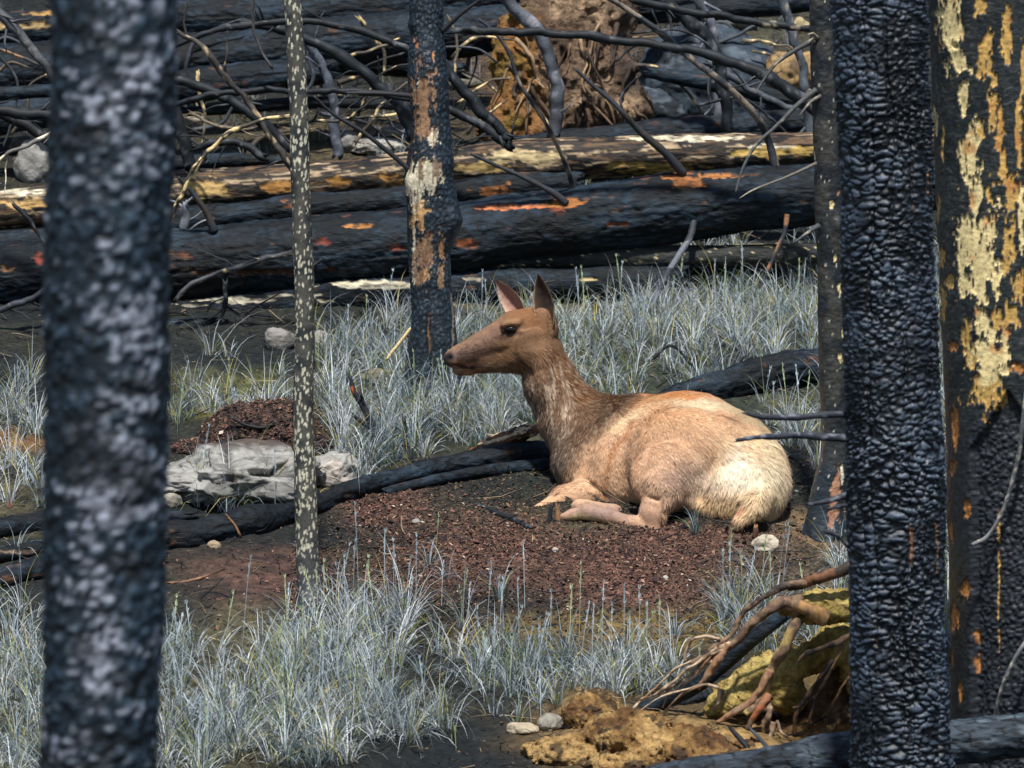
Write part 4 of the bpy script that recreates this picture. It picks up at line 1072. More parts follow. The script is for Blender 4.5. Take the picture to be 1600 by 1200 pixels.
        for side in (0, 1):
            for i in range(NU - 1):
                for j in range(NV - 1):
                    a = side * NU * NV + i * NV + j; f = [a, a + 1, a + NV + 1, a + NV]
                    q.append(f if side else f[::-1])
        for i in range(NU - 1):
            for j in (0, NV - 1):
                a = i * NV + j; b = a + NU * NV; f = [a, a + NV, b + NV, b]; q.append(f if j == 0 else f[::-1])
        return V, np.array(q), K
    E1 = ear(P(855, 510, YH - 0.060), P(841, 429, YH - 0.085), R(20.5), (-0.15, -1.0, 0.0), 0.95, 0.004)
    E2 = ear(P(815, 496, YH + 0.045), P(775, 438, YH + 0.075), R(21), (-0.60, -0.95, 0.1), 0.9, 0.004)
    nb = len(v)
    ear_cols = []
    for (ev, eq, ek) in (E1, E2):
        s = len(v); v = np.vstack([v, ev]); q = np.vstack([q, eq + s]); ear_cols.append((s, ek))
    nrm = normals(v, q)

    # coat colours, with crease and ear shade painted in
    X, Yp = proj(v)
    wob = 9 * fbm(v * 11, 3, 50); X0, Y0 = X + wob, Yp + 9 * fbm(v * 11, 3, 60)
    col = np.tile(S(206, 164, 132), (len(v), 1))
    def br(cx, cy, rx, ry, cc, s, rot=0.0, p=1.3):
        nonlocal col
        dx, dy = X0 - cx, Y0 - cy
        if rot: dx, dy = dx * cos(rot) + dy * sin(rot), -dx * sin(rot) + dy * cos(rot)
        m = s * np.exp(-((dx / rx) ** 2 + (dy / ry) ** 2) ** p)
        col = mixc(col, cc, m)
    NECK = S(108, 82, 63); FACE = S(134, 102, 78)
    br(1050, 655, 90, 30, S(204, 160, 118), 0.7); br(930, 740, 50, 60, S(198, 160, 122), .6); br(1040, 720, 60, 50, S(190, 150, 114), .5)
    br(1080, 755, 62, 40, S(148, 124, 110), 0.9); br(1040, 640, 60, 14, S(204, 150, 104), .5)
    br(1170, 715, 60, 46, S(216, 182, 132), 0.8)
    br(1165, 745, 50, 34, S(234, 224, 202), 0.9); br(1150, 720, 20, 30, S(228, 218, 198), 0.7); br(1205, 760, 34, 60, S(220, 204, 172), .9); br(1130, 790, 60, 26, S(206, 172, 126), .9)
    br(1185, 790, 30, 30, S(216, 188, 146), .8); br(1200, 690, 26, 16, S(226, 208, 168), .7)
    br(1075, 628, 130, 10, S(226, 208, 172), .8, rot=0.12); br(1170, 652, 60, 10, S(200, 180, 142), .8, rot=0.45); br(985, 650, 50, 9, S(230, 206, 164), .6, rot=-0.5)
    br(1010, 622, 70, 12, S(186, 128, 76), .8, rot=-0.1); br(1060, 615, 50, 7, S(202, 134, 74), .8)
    # neck
    side = sstep(0, 1, (X0 - (838 + (Yp - 500) * 0.28) ) / 1.0) * 0
    edge = 903 + np.clip(Yp - 600, -100, 200) * 0.10       # neck/body border runs from withers to brisket
    bx = np.interp(Yp, [560, 600, 622, 650, 690, 730, 760], [960, 985, 1000, 968, 925, 895, 880])
    m = sstep(12, -22, X0 - bx) * sstep(770, 735, Y0)
    col = mixc(col, NECK, m * 0.95)
    br(938, 622, 40, 14, S(92, 58, 30), .75, rot=0.25); br(885, 590, 14, 60, S(120, 80, 46), .6, rot=-0.5); br(900, 610, 18, 36, S(110, 72, 42), .5, rot=-.6)
    br(835, 620, 18, 50, S(110, 90, 76), .7, rot=-0.25); br(868, 690, 20, 46, S(126, 106, 92), .7, rot=-0.3); br(870, 720, 16, 20, S(140, 120, 104), .6)
    st = noise(np.stack([v[:, 0] * 130 + v[:, 2] * 22, v[:, 1] * 60, v[:, 2] * 11], 1), 62)
    col = mixc(col, S(206, 184, 158), m * 0.6 * sstep(0.42, 0.6, st + 0.35 * np.exp(-((X - 872 - (Yp - 600) * .12) / 20) ** 2) - 0.15) * sstep(550, 580, Yp))
    # head
    hm = sstep(0, 14, (862 + (Yp - 540) * -0.1) - X0) * sstep(596, 588, Yp)
    col = mixc(col, FACE, hm * sstep(600, 590, Yp) * 0.9)
    br(815, 492, 30, 12, S(124, 84, 52), .8); br(838, 500, 18, 20, S(120, 82, 52), .6); br(825, 545, 34, 28, S(126, 96, 68), .6); br(780, 545, 22, 12, S(140, 108, 80), .5, rot=-.3)
    br(750, 538, 46, 18, S(122, 98, 86), .8, rot=-0.55); br(790, 562, 40, 12, S(122, 90, 60), .6); br(720, 556, 16, 12, S(104, 88, 82), .8)
    br(792, 540, 16, 8, S(162, 120, 82), .5); br(800, 503, 16, 5, S(150, 118, 84), .6); br(790, 523, 16, 4, S(70, 50, 38), .8, rot=-0.3); br(812, 517, 8, 3, S(70, 50, 38), .6)
    br(798, 514, 11.5, 6.5, S(24, 18, 17), 1.0, p=3); br(787, 519, 8, 2.6, S(40, 30, 26), .9, rot=-0.6, p=2)
    br(698, 560, 10, 13, S(34, 34, 40), 1.0, p=2.5); br(706, 558, 6, 7, S(70, 62, 64), .6); br(702, 560, 4.5, 4, S(12, 12, 14), 1, p=2)
    br(722, 573.5, 22, 2.2, S(40, 28, 26), 0.95, p=2); br(738, 573, 8, 4.5, S(40, 28, 26), .9, p=2); br(724, 584, 16, 6, S(168, 134, 108), .9, p=2)
    br(718, 568, 16, 3.5, S(150, 110, 84), .7)
    br(820, 590, 12, 12, S(150, 128, 110), .6)
    def stroke(pts, w, cc, s):
        nonlocal col
        d = np.full(len(X), 1e9)
        for (x0, y0), (x1, y1) in zip(pts[:-1], pts[1:]):
            t = np.clip(((X0 - x0) * (x1 - x0) + (Y0 - y0) * (y1 - y0)) / ((x1 - x0) ** 2 + (y1 - y0) ** 2), 0, 1)
            d = np.minimum(d, np.hypot(X0 - x0 - t * (x1 - x0), Y0 - y0 - t * (y1 - y0)))
        col = mixc(col, cc, s * np.exp(-(d / w) ** 2))
    stroke([(985, 662), (958, 700), (948, 735), (946, 780)], 5, S(160, 104, 62), .8); stroke([(1015, 650), (1000, 690), (996, 735)], 2.5, S(176, 128, 88), .6)  # shade of the flank and thigh creases painted into the coat
    stroke([(716, 562), (735, 552), (760, 545), (778, 548)], 2.2, S(92, 68, 54), .55); stroke([(745, 577), (775, 568), (800, 566)], 2.5, S(150, 116, 84), .5); stroke([(790, 535), (770, 548), (752, 562)], 2.0, S(150, 120, 94), .45); stroke([(818, 540), (826, 556), (822, 572)], 3, S(94, 70, 54), .5)  # face creases darkened and bulges lightened in the colour
    # legs
    br(940, 800, 70, 16, S(136, 114, 106), .9); br(910, 808, 18, 5, S(206, 186, 136), .9, rot=0.15); br(876, 811, 9, 8, S(62, 54, 52), .9, p=2); br(1015, 805, 14, 22, S(176, 140, 116), .7)
    br(862, 786, 30, 14, S(202, 160, 118), .7, rot=-.4); br(1015, 772, 20, 5, S(140, 106, 80), .5); br(1165, 795, 12, 5, S(196, 130, 104), .7, rot=-0.8, p=2)
    for k, (s, ek) in enumerate(ear_cols):
        ek = np.array(ek); sl = slice(s, s + len(ek))
        out = np.tile(S(138, 104, 76) if k == 0 else S(176, 148, 126), (len(ek), 1)); inn = np.tile(S(96, 78, 68) if k == 0 else S(184, 150, 134), (len(ek), 1))
        inn = mixc(inn, S(44, 36, 34) if k == 0 else S(150, 104, 92), (1 - np.abs(ek[:, 2])) * 0.85)  # near ear: shadow inside the cup painted dark; far ear: pinkish centre
        rim = sstep(0.72, 0.95, np.abs(ek[:, 2])); o = np.where((ek[:, 0] == 1)[:, None], out, inn)
        o = mixc(o, S(216, 190, 160), rim * (0.7 if k == 0 else .5)); o = mixc(o, S(70, 54, 46), sstep(0.9, 1.0, ek[:, 1]) * .7)
        col[sl] = o
    fine = fbm(np.stack([v[:, 0] * 60, v[:, 1] * 60, v[:, 2] * 40], 1), 3, 70)
    col = col * (1 + 0.16 * fine)[:, None]

    base = np.array([P(1010, 825, 20.3)[0], 20.3, H(P(1010, 825, 20.3)[0], 20.3)[0]])
    root = empty("elk", base, "tan cow elk lying on the burnt soil with its head turned to the left", "elk")
    body = mesh("body", v, quads=q, mat=M_HIDE, col=col, parent=root)

    # fur
    rng = np.random.default_rng(5)
    ctr = [((720, 560), (1, -.25)), ((790, 500), (1, -.05)), ((800, 560), (1, .1)), ((850, 520), (.8, .5)), ((850, 580), (.35, 1)), ((870, 640), (.15, 1)), ((890, 700), (.15, 1)),
           ((925, 620), (.8, .8)), ((950, 660), (.3, 1)), ((920, 740), (.1, 1)), ((880, 785), (-1, .45)), ((990, 640), (1, .3)), ((1000, 700), (.35, 1)), ((960, 760), (.3, 1)), ((1080, 630), (1, .3)), ((1080, 700), (.7, .8)),
           ((1050, 760), (.2, 1)), ((1020, 800), (-.1, 1)), ((950, 810), (-1, 0)), ((1150, 660), (1, .7)), ((1140, 740), (.15, 1)), ((1200, 720), (.3, 1)), ((1215, 780), (-.1, 1)), ((1120, 800), (-.2, 1)), ((1170, 800), (-.8, .9))]
    cp = np.array([a for a, b in ctr], float); cv = np.array([b for a, b in ctr], float); cv /= np.linalg.norm(cv, axis=1)[:, None]
    qv = q
    A = np.linalg.norm(np.cross(v[qv[:, 2]] - v[qv[:, 0]], v[qv[:, 3]] - v[qv[:, 1]]), axis=1) * 0.5
    cen = v[qv].mean(1); cx_, cy_ = proj(cen); nq = nrm[qv].mean(1)
    wgt = A * np.where(nq[:, 1] < 0.35, 1, 0.25)
    face = (cx_ < 850) & (cy_ < 596); fi_ear = (q >= nb).all(1)
    wgt = wgt * np.where(face, 1.5, 1)
    wgt = np.where(fi_ear, A * 1.5, wgt)
    wgt = wgt * ~((np.hypot((cx_ - 798) / 14, (cy_ - 514) / 8) < 1) | ((cx_ < 712) & (cy_ < 600)) | (np.hypot((cx_ - 728) / 20, (cy_ - 574) / 5) < 1))
    NH = 210000
    fi = rng.choice(len(qv), NH, p=wgt / wgt.sum())
    a, b = rng.random(NH)[:, None], rng.random(NH)[:, None]
    Q4 = v[qv[fi]]
    p = (Q4[:, 0] * (1 - a) + Q4[:, 1] * a) * (1 - b) + (Q4[:, 3] * (1 - a) + Q4[:, 2] * a) * b
    K4 = col[qv[fi]]; hc = (K4[:, 0] * (1 - a) + K4[:, 1] * a) * (1 - b) + (K4[:, 3] * (1 - a) + K4[:, 2] * a) * b
    n = nq[fi]; n /= np.linalg.norm(n, axis=1)[:, None]
    hx, hy = proj(p)
    d2 = (hx[:, None] - cp[:, 0]) ** 2 + (hy[:, None] - cp[:, 1]) ** 2
    w = 1 / (d2 + 200) ** 1.5; w /= w.sum(1)[:, None]
    fl = w @ cv
    D = np.stack([fl[:, 0], -0.25 * fl[:, 0] * (hx > 900), -fl[:, 1]], 1)
    D += 0.5 * np.stack([noise(p * 9, 1), noise(p * 9, 2), noise(p * 9, 3)], 1) * np.where(hx > 860, 0.7, 0.25)[:, None]
    D = np.where(fi_ear[fi][:, None], np.array([-0.25, 0, 1.0]), D)
    D -= n * (D * n).sum(1)[:, None]; D /= np.linalg.norm(D, axis=1)[:, None] + 1e-9
    L = np.full(NH, 0.021)
    L = np.where((hx < 850) & (hy < 596), 0.010, L)
    neck = (hy > 560 + rng.normal(0, 12, NH)) & (hx < np.interp(hy, [560, 622, 650, 690, 730, 760], [960, 1000, 968, 925, 895, 880]))
    L = np.where(neck, 0.032, L)
    L = np.where((hx > 1100) & (hy > 690), 0.042, L)
    L = np.where((hy > 785) & (hx > 1060), 0.045, L)
    L = np.where((hx > 1035) & (hx < 1110) & (hy > 770), 0.042, L)
    L = np.where((hy > 770) & (hx < 1035), 0.010, L)
    L = np.where(fi_ear[fi], 0.009, L)
    L *= rng.uniform(0.6, 1.25, NH)
    lift = np.where(neck, 0.30, 0.22) * rng.uniform(0.5, 1.5, NH)
    lift = np.where(L < 0.012, 0.15, lift)
    D1 = D + n * lift[:, None] + rng.normal(0, 0.10, (NH, 3)); D1 /= np.linalg.norm(D1, axis=1)[:, None]
    clump = np.stack([noise(p * 45, 11), noise(p * 45, 12), noise(p * 45, 13)], 1)
    D2 = D1 + 0.25 * clump + np.array([0, 0, -0.25]); D2 -= n * np.minimum(0, (D2 * n).sum(1))[:, None]; D2 /= np.linalg.norm(D2, axis=1)[:, None]
    S_ = np.cross(D, n); W = np.where(L < 0.012, 0.0011, 0.0014) * rng.uniform(.7, 1.3, NH)
    p0 = p - n * 0.001; p1 = p0 + D1 * (L * 0.5)[:, None]; p2 = p1 + D2 * (L * 0.5)[:, None]
    V = np.stack([p0 - S_ * W[:, None], p0 + S_ * W[:, None], p1 - S_ * W[:, None] * .75, p1 + S_ * W[:, None] * .75, p2], 1).reshape(-1, 3)
    i0 = 5 * np.arange(NH)
    Qh = np.stack([i0, i0 + 1, i0 + 3, i0 + 2], 1); Th = np.stack([i0 + 2, i0 + 3, i0 + 4], 1)
    tone = rng.normal(1.0, 0.12, NH); hc = hc * np.clip(tone, .55, 1.6)[:, None]
    lt = (rng.random(NH) < np.where(hy < 560, 0.02, 0.10)) & ~fi_ear[fi]
    hc = np.where(lt[:, None], hc * 0.5 + 0.5 * S(240, 222, 190) * np.where(neck | (L < .012), .6, 1)[:, None], hc)
    dk = (rng.random(NH) < 0.05) & (hx < 1100)
    hc = np.where(dk[:, None], hc * 0.55, hc)
    K = np.repeat(hc, 5, 0)
    fur = mesh("fur", V, quads=Qh, tris=Th, mat=M_FUR, col=K, parent=body)

    # eyes
    for sd in (-1, 1):
        c0 = P(798.5, 513.5, YH + sd * 0.084)
        bm = bmesh.new(); bmesh.ops.create_uvsphere(bm, u_segments=32, v_segments=20, radius=1)
        vv = np.array([x.co[:] for x in bm.verts]) * np.array([R(9.2), R(6), R(4.8)]) + c0
        qf = [[x.index for x in f.verts] for f in bm.faces]; bm.verts.index_update()
        qf = [[x.index for x in f.verts] for f in bm.faces]; bm.free()
        mesh("eye", vv, quads=[f for f in qf if len(f) == 4], tris=[f for f in qf if len(f) == 3], mat=M_EYE, col=np.tile(S(22, 16, 14), (len(vv), 1)), parent=body)
build_elk()

# ------------------------------------------------------------------ rocks and lumps
def ico(sub=5):
    bm = bmesh.new(); bmesh.ops.create_icosphere(bm, subdivisions=sub, radius=1); bm.verts.ensure_lookup_table()
    v = np.array([x.co[:] for x in bm.verts]); t = np.array([[x.index for x in f.verts] for f in bm.faces]); bm.free()
    return v, t
ICO = {k: ico(k) for k in (3, 4, 5, 6)}

def rock(label, px, py, wpx, hpx, col, seed, Y=None, rough=0.25, name="rock", cat="rock", group="pale rocks on the burnt slope", sub=5, sink=0.35, col2=None, mat=None, facet=0.3, fn=None, depth=0.8):
    """px,py: pixel of the bottom centre"""
    if Y is None: Y = float(G(px, py)[1]) + wpx / 2 * 20 / F * 0.3
    k = Y / F
    rx, rz = wpx / 2 * k, hpx * k / (2 - sink); ry = rx * depth
    v, t = ICO[sub]; d = v.copy()
    s = 1 + rough * fbm(d * 1.3 + seed, 4, seed)
    f1, f2 = worley(d * 1.6 + seed, seed + 3)
    s += -facet * 0.5 * f1 + 0.06 * fbm(d * 6 + seed, 3, seed + 5)
    v = d * s[:, None] / (1 - facet * .2) * np.array([rx, ry, rz])
    b = P(px, py, Y)
    v += np.array([b[0], Y, b[2] + rz * (1 - sink)])
    col = np.asarray(col) * 0.72
    c = np.tile(col, (len(v), 1))
    c2 = col2 if col2 is not None else col * 0.45
    c = mixc(c, c2, 0.8 * sstep(0.05, 0.3, fbm(v * 12, 4, seed + 7)))
    cr = np.abs(noise(np.stack([v[:, 0] * 8, v[:, 1] * 8, v[:, 2] * 22], 1), seed + 11))
    c = mixc(c, S(50, 48, 46), 0.7 * sstep(0.06, 0.0, cr))
    if fn is not None: v, c = fn(v, c, d)
    return tag(mesh(name, v, None, t, mat or M_ROCK, c), label, cat, group)

WR = S(168, 166, 160)
def wr(v, c, d):
    X, Yp = proj(v); v = v.copy()
    cr = np.exp(-((X - (350 + (Yp - 700) * 0.25)) / 5) ** 2) + np.exp(-((Yp - 742 - 0.05 * (X - 430)) / 3.5) ** 2) * (X > 390)
    v -= d * (0.02 * np.clip(cr, 0, 1))[:, None]
    c = mixc(c, S(60, 56, 54), 0.8 * np.clip(cr, 0, 1) ** 2)
    top = sstep(706, 690, Yp + 8 * fbm(v * 20, 2, 4)); c = mixc(c, S(66, 52, 46), top * .9)
    return v, c
rock("large white cracked boulder under the dark duff mound, left of the sapling", 372, 782, 290, 86, WR, 3, rough=0.42, sub=6, col2=S(92, 91, 88), fn=wr, facet=.75)
rock("white rock right of the speckled sapling behind the wavy log", 520, 758, 90, 56, WR, 9, rough=0.3, col2=S(170, 160, 150))
for k, (a, b, w, h, c, l) in enumerate([
    (590, 600, 50, 24, S(150, 140, 110), "low rock half buried in grass near the peeled tree's foot"),
    (438, 546, 50, 36, S(150, 146, 140), "grey rock in shade below the split log"), (500, 540, 30, 24, S(180, 176, 166), "small pale rock right of the sapling below the split log"),
    (700, 512, 40, 20, S(176, 172, 150), "pale stone just right of the peeled tree's foot"),
    (1018, 516, 26, 20, S(190, 180, 150), "small cream stone in the grass behind the elk's neck"),
    (545, 236, 46, 32, S(150, 148, 142), "grey rock left of the peeled tree, above the peeled log"), (590, 240, 90, 26, S(186, 180, 170), "broad pale flat rock on top of the peeled log's far side"), (620, 214, 50, 18, S(176, 170, 160), "small flat rock touching the left side of the peeled tree"),
    (570, 212, 40, 24, S(140, 130, 116), "brown rock between the thin branches and the pale flat rock"), (52, 285, 56, 70, S(170, 168, 162), "rough whitish rock at the left edge beside the blurred trunk"), (34, 240, 40, 30, S(110, 108, 104), "smaller grey rock above the whitish one at the left edge"),
    (292, 205, 60, 36, S(176, 166, 150), "tan rock emerging right of the blurred trunk"), (640, 120, 60, 36, S(150, 140, 122), "tan stone heap upper left of the root mass"), (600, 104, 50, 22, S(160, 150, 130), "pale stone left of the peeled tree near the top"),
    (726, 138, 50, 26, S(140, 134, 120), "rock between the peeled tree and the orange root mass"), (978, 163, 20, 14, S(220, 214, 200), "little white stone stuck on the brown root mass"), (935, 120, 26, 22, S(190, 176, 150), "pale stone set in the top of the brown root mass"),
    (1195, 860, 42, 26, S(212, 200, 178), "white oblong stone on the soil below the elk's tail"), (815, 1146, 50, 18, S(190, 176, 150), "flat pale stone at the foot of the foreground clay mound"), (860, 1140, 40, 26, S(170, 164, 152), "grey angular stone on the left of the foreground clay mound"),
    (1046, 1170, 12, 10, S(200, 190, 170), "tiny white pebble on the yellow clay"), (650, 818, 14, 8, S(210, 204, 196), "tiny white pebble on the red soil below the wavy log"), (334, 858, 22, 14, S(176, 156, 130), "small tan pebble under the wavy log left of the sapling"), (868, 862, 10, 7, S(200, 190, 180), "tiny pale pebble on the soil below the elk's forelegs"),
    (268, 792, 34, 22, S(170, 164, 150), "small round rock at the foot of the white boulder"), (1250, 52, 34, 24, S(186, 170, 130), "tan rock at the upper right beside the thin tree"), (1040, 905, 9, 6, S(200, 196, 190), "tiny white chip on the soil in front of the elk"),
    (1156, 46, 60, 30, S(120, 120, 114), "grey rock behind branches at the top right")]):
    rock(l, a, b, w, h, c, 20 + k, sub=4 if w < 60 else 5, facet=.12 if w < 60 else .3, rough=.3, group="pale rocks on the burnt slope")

# duff mound on the white boulder
def lump(name, label, cat, prims, mat, colf, h=0.008, nz=(0.02, 14), nz2=(0.006, 50), k=0.03, group=None, subs=()):
    V = np.array([p[0] for p in prims]); m = 0.1 + max(max(p[1]) for p in prims)
    f = Field(V.min(0) - m, V.max(0) + m, h)
    for p in prims: f.ell(p[0], p[1], k, rot=p[2] if len(p) > 2 else 0, rz=p[3] if len(p) > 3 else 0)
    for p in subs: f.ell(p[0], p[1], k, rot=p[2] if len(p) > 2 else 0, sub=True)
    f.noise(nz[0], nz[1], 4, 3, 0.1); f.noise(nz2[0], nz2[1], 2, 8, 0.05)
    v, q = f.surface()
    if name is None: return v, q
    return tag(mesh(name, v, quads=q, mat=mat, col=colf(v)), label, cat, group)
def duffc(v):
    c = np.tile(S(60, 48, 45), (len(v), 1)); c = mixc(c, S(26, 25, 26), sstep(-.1, .3, fbm(v * 25, 3, 3)))
    return mixc(c, S(96, 76, 62), 0.8 * sstep(0.25, 0.4, fbm(v * 45, 2, 5)))
yd = float(G(400, 720)[1]) + 0.22
m_ = yd / F
DUFF = lump("duff_mound", "dark red brown mound of scorched needles on top of the white boulder", "mound",
     [(P(395, 684, yd), (80 * m_, .22, 52 * m_)), (P(440, 678, yd), (60 * m_, .22, 50 * m_)), (P(330, 700, yd), (64 * m_, .2, 16 * m_)), (P(480, 700, yd), (44 * m_, .2, 34 * m_))], M_SOIL, duffc, 0.009, (0.035, 10), (0.014, 40), 0.05)
branch("dark twig jutting out of the duff mound down the white boulder", [(345, 690), (352, 710), (362, 735), (368, 748)], 8, 7, yd - 0.30, S(28, 28, 30), seed=80, group=SG)
branch("curled root lying over the duff mound", [(360, 652), (385, 664), (410, 668), (425, 662)], 5, 4, yd - 0.2, S(40, 36, 34), seed=81, group=SG)

# rotten wood chunk next to the elk's chest
yc = 21.05; mc = yc / F
def rotc(v):
    s = np.stack([v[:, 0] * 8 + v[:, 2] * 3, v[:, 1] * 20, v[:, 2] * 70 - v[:, 0] * 22], 1); n = fbm(s, 3, 4)
    c = np.tile(S(58, 50, 46), (len(v), 1)); c = mixc(c, S(196, 172, 140), sstep(0.05, 0.25, n)); c = mixc(c, S(120, 80, 54), sstep(0.1, 0.3, -n))
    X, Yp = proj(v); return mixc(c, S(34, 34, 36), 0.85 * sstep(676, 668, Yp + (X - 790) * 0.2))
lump("rotten_wood", "splintered cream and black rotten wood chunk left of the elk's neck", "wood chunk",
     [(P(795, 684, yc), (48 * mc, .09, 12 * mc), 0.26), (P(765, 698, yc), (34 * mc, .08, 10 * mc), 0.3), (P(820, 674, yc), (28 * mc, .08, 8 * mc), 0.2)], M_WOOD, rotc, 0.006, (0.02, 18), (0.008, 50), 0.02)

# uprooted root plates in the background
ym = 26.9; mm = ym / F
def rootc(v):
    X, Yp = proj(v)
    c = np.tile(S(104, 86, 70), (len(v), 1)); n = fbm(v * 7, 4, 5)
    c = mixc(c, S(70, 56, 46), sstep(0, 0.35, n)); c = mixc(c, S(166, 140, 112), sstep(0.1, 0.4, -n) * .7)
    w = 22 * fbm(v * 6, 3, 6)
    c = mixc(c, S(128, 92, 54), 0.95 * sstep(862, 835, X + w) * sstep(10, 40, Yp))
    c = mixc(c, S(112, 96, 44), 0.7 * sstep(0.05, 0.3, fbm(v * 9, 3, 9)) * sstep(850, 800, X + w))
    return mixc(c, S(64, 60, 60), 0.8 * sstep(950, 1020, X + w) * sstep(180, 120, Yp))
rpl = empty("root_plate", P(880, 225, ym), "tall upturned root mass of orange and brown soil at the top centre", "root mass")
v, q = lump(None, None, None,
     [(P(850, 120, ym), (75 * mm, .22, 120 * mm), 0.1), (P(920, 150, ym - .1), (80 * mm, .25, 100 * mm), -0.35), (P(800, 70, ym), (34 * mm, .15, 46 * mm)), (P(960, 190, ym - .15), (70 * mm, .22, 50 * mm), -0.4), (P(900, 30, ym + .1), (90 * mm, .2, 60 * mm)), (P(800, 190, ym - .1), (50 * mm, .18, 40 * mm))],
     None, None, 0.013, (0.12, 5), (0.028, 26), 0.08)
mesh("soil_mass", v, quads=q, mat=M_DIRT, col=rootc(v), parent=rpl)
rg2 = random.Random(5)
vx, vy = proj(v)
for k in range(30):
    x = rg2.uniform(790, 985); y = rg2.uniform(20, 170); l = rg2.uniform(30, 90); dx = rg2.uniform(-.5, .7); pts_ = []
    for j in range(5):
        xx, yy_ = x + dx * l * j / 4 + rg2.uniform(-4, 4), y + l * j / 4
        near = (np.abs(vx - xx) < 6) & (np.abs(vy - yy_) < 6)
        Yf = v[near, 1].min() - 0.01 if near.any() else ym - .2
        pts_.append(P(xx, yy_, Yf))
    w = rg2.uniform(3, 9)
    bv, bq, bt, bi = tube(pts_, np.linspace(w, w * .35, 5) / 2 * ym / F, 10, 0.02, None, wob=0.02, seed=k)
    cl = np.tile(S(*[(110, 90, 70), (66, 54, 46), (150, 126, 98)][k % 3]), (len(bv), 1)); cl = mixc(cl, S(50, 42, 36), sstep(0, .3, fbm(bv * 14, 2, k)))
    mesh("root", bv, bq, bt, M_WOOD, cl, parent=rpl)
def boulc(v, c, d):
    c = np.tile(S(52, 62, 72), (len(v), 1)); c = mixc(c, S(28, 34, 40), sstep(-.1, .3, fbm(v * 6, 4, 4))); c = mixc(c, S(92, 102, 112), .6 * sstep(.1, .4, fbm(v * 18, 3, 8)))
    return v, c
rock("huge smooth slate blue burnt boulder at the upper right", 1110, 215, 260, 175, S(70, 76, 86), 55, Y=27.6, sub=6, rough=0.12, facet=0.12, fn=boulc, group="large burnt boulders")
rock("dark boulder low beside the big slate blue one", 1010, 200, 120, 60, S(60, 64, 70), 56, Y=27.0, sub=5, rough=0.2, fn=boulc, group="large burnt boulders")
rock("weathered tan log end behind the thin tree at upper right", 1240, 140, 90, 60, S(170, 140, 96), 57, Y=27.2, sub=5, name="stump", cat="stump", group="background stumps", col2=S(70, 56, 46), mat=M_WOOD)
rock("brown heap of soil at the upper left beside the blurred trunk", 62, 72, 60, 26, S(150, 124, 100), 58, Y=29.0, sub=4, name="soil_heap", cat="soil heap", mat=M_DIRT, group="heaps of soil")

# yellow clay mound, foreground
yy = 17.35; my = yy / F
def clayc(v):
    n = fbm(v * 9, 4, 5); c = np.tile(S(136, 106, 66), (len(v), 1))
    c = mixc(c, S(96, 70, 46), sstep(0.02, 0.3, n)); c = mixc(c, S(172, 142, 94), sstep(0.1, 0.35, -n) * .8)
    return mixc(c, S(60, 50, 42), .85 * sstep(0.18, 0.34, fbm(v * 17, 3, 8)))
gz = lambda a, b: G(a, b)
def onG(a, b, dz=0.0):
    g = G(a, b).copy(); g[2] += dz; return g
lump("clay_mound", "crumbly ochre clay mound at the bottom centre right", "mound",
     [(onG(925, 1128, 0), (46 * my, .13, 44 * my)), (onG(985, 1150), (70 * my, .16, 34 * my)), (onG(1060, 1165), (80 * my, .18, 26 * my)), (onG(900, 1175), (80 * my, .12, 22 * my)), (onG(1000, 1195), (90 * my, .12, 24 * my)), (onG(1120, 1185), (90 * my, .14, 24 * my))],
     M_DIRT, clayc, 0.006, (0.045, 9), (0.014, 60), 0.03)

# the yellow root mass at the lower right
yr = 17.35; mr_ = yr / F
def yelc(v):
    n = fbm(v * 8, 4, 15); c = np.tile(S(154, 134, 76), (len(v), 1))
    c = mixc(c, S(180, 160, 100), .8 * sstep(0.05, 0.3, n)); c = mixc(c, S(120, 100, 48), .8 * sstep(0.05, 0.3, -n))
    c = mixc(c, S(84, 64, 40), .8 * sstep(0.05, 0.0, np.abs(noise(np.stack([v[:, 0] * 14 + 5 * fbm(v * 8, 2, 1), v[:, 1] * 10, v[:, 2] * 22], 1), 17))))
    return c
rp = empty("uprooted_stump", (P(1230, 1130, yr)[0], yr, G(1230, 1130)[2]), "uprooted stump with mustard yellow clay and tangled roots at the lower right", "stump")
v, q = lump(None, None, None, [(P(1185, 1062, yr), (62 * mr_, .12, 34 * mr_), 0.5), (P(1250, 1035, yr), (66 * mr_, .11, 26 * mr_), 0.25), (P(1310, 1005, yr + .05), (60 * mr_, .12, 30 * mr_), 0.3), (P(1150, 1095, yr - .05), (48 * mr_, .1, 24 * mr_), 0.4), (P(1230, 1085, yr - .02), (34 * mr_, .08, 36 * mr_), 0.2), (P(1345, 1040, yr + .02), (34 * mr_, .1, 50 * mr_))],
            None, None, 0.006, (0.04, 10), (0.010, 60), 0.025)
mesh("clay_clod", v, quads=q, mat=M_DIRT, col=yelc(v), parent=rp)
v, q = lump(None, None, None, [(P(1290, 948, 17.2), (70 * mr_, .10, 27 * mr_), 0.06), (P(1370, 945, 17.25), (70 * mr_, .11, 32 * mr_), 0.0)], None, None, 0.006, (0.022, 14), (0.012, 40), 0.025)
mesh("root_stock", v, quads=q, mat=M_DIRT, col=yelc(v), parent=rp)
v, q = lump(None, None, None, [(P(1290, 1120, yr + .12), (80 * mr_, .14, 40 * mr_), 0.2), (P(1230, 1140, yr), (80 * mr_, .12, 22 * mr_)), (P(1140, 1140, yr), (60 * mr_, .12, 22 * mr_)), (P(1330, 1080, yr + .15), (50 * mr_, .1, 60 * mr_))], None, None, 0.008, (0.04, 9), (0.02, 30), 0.03)
c_ = mixc(clayc(v), S(70, 56, 44), np.full(len(v), .55)); mesh("soil_clump", v, quads=q, mat=M_DIRT, col=c_, parent=rp)
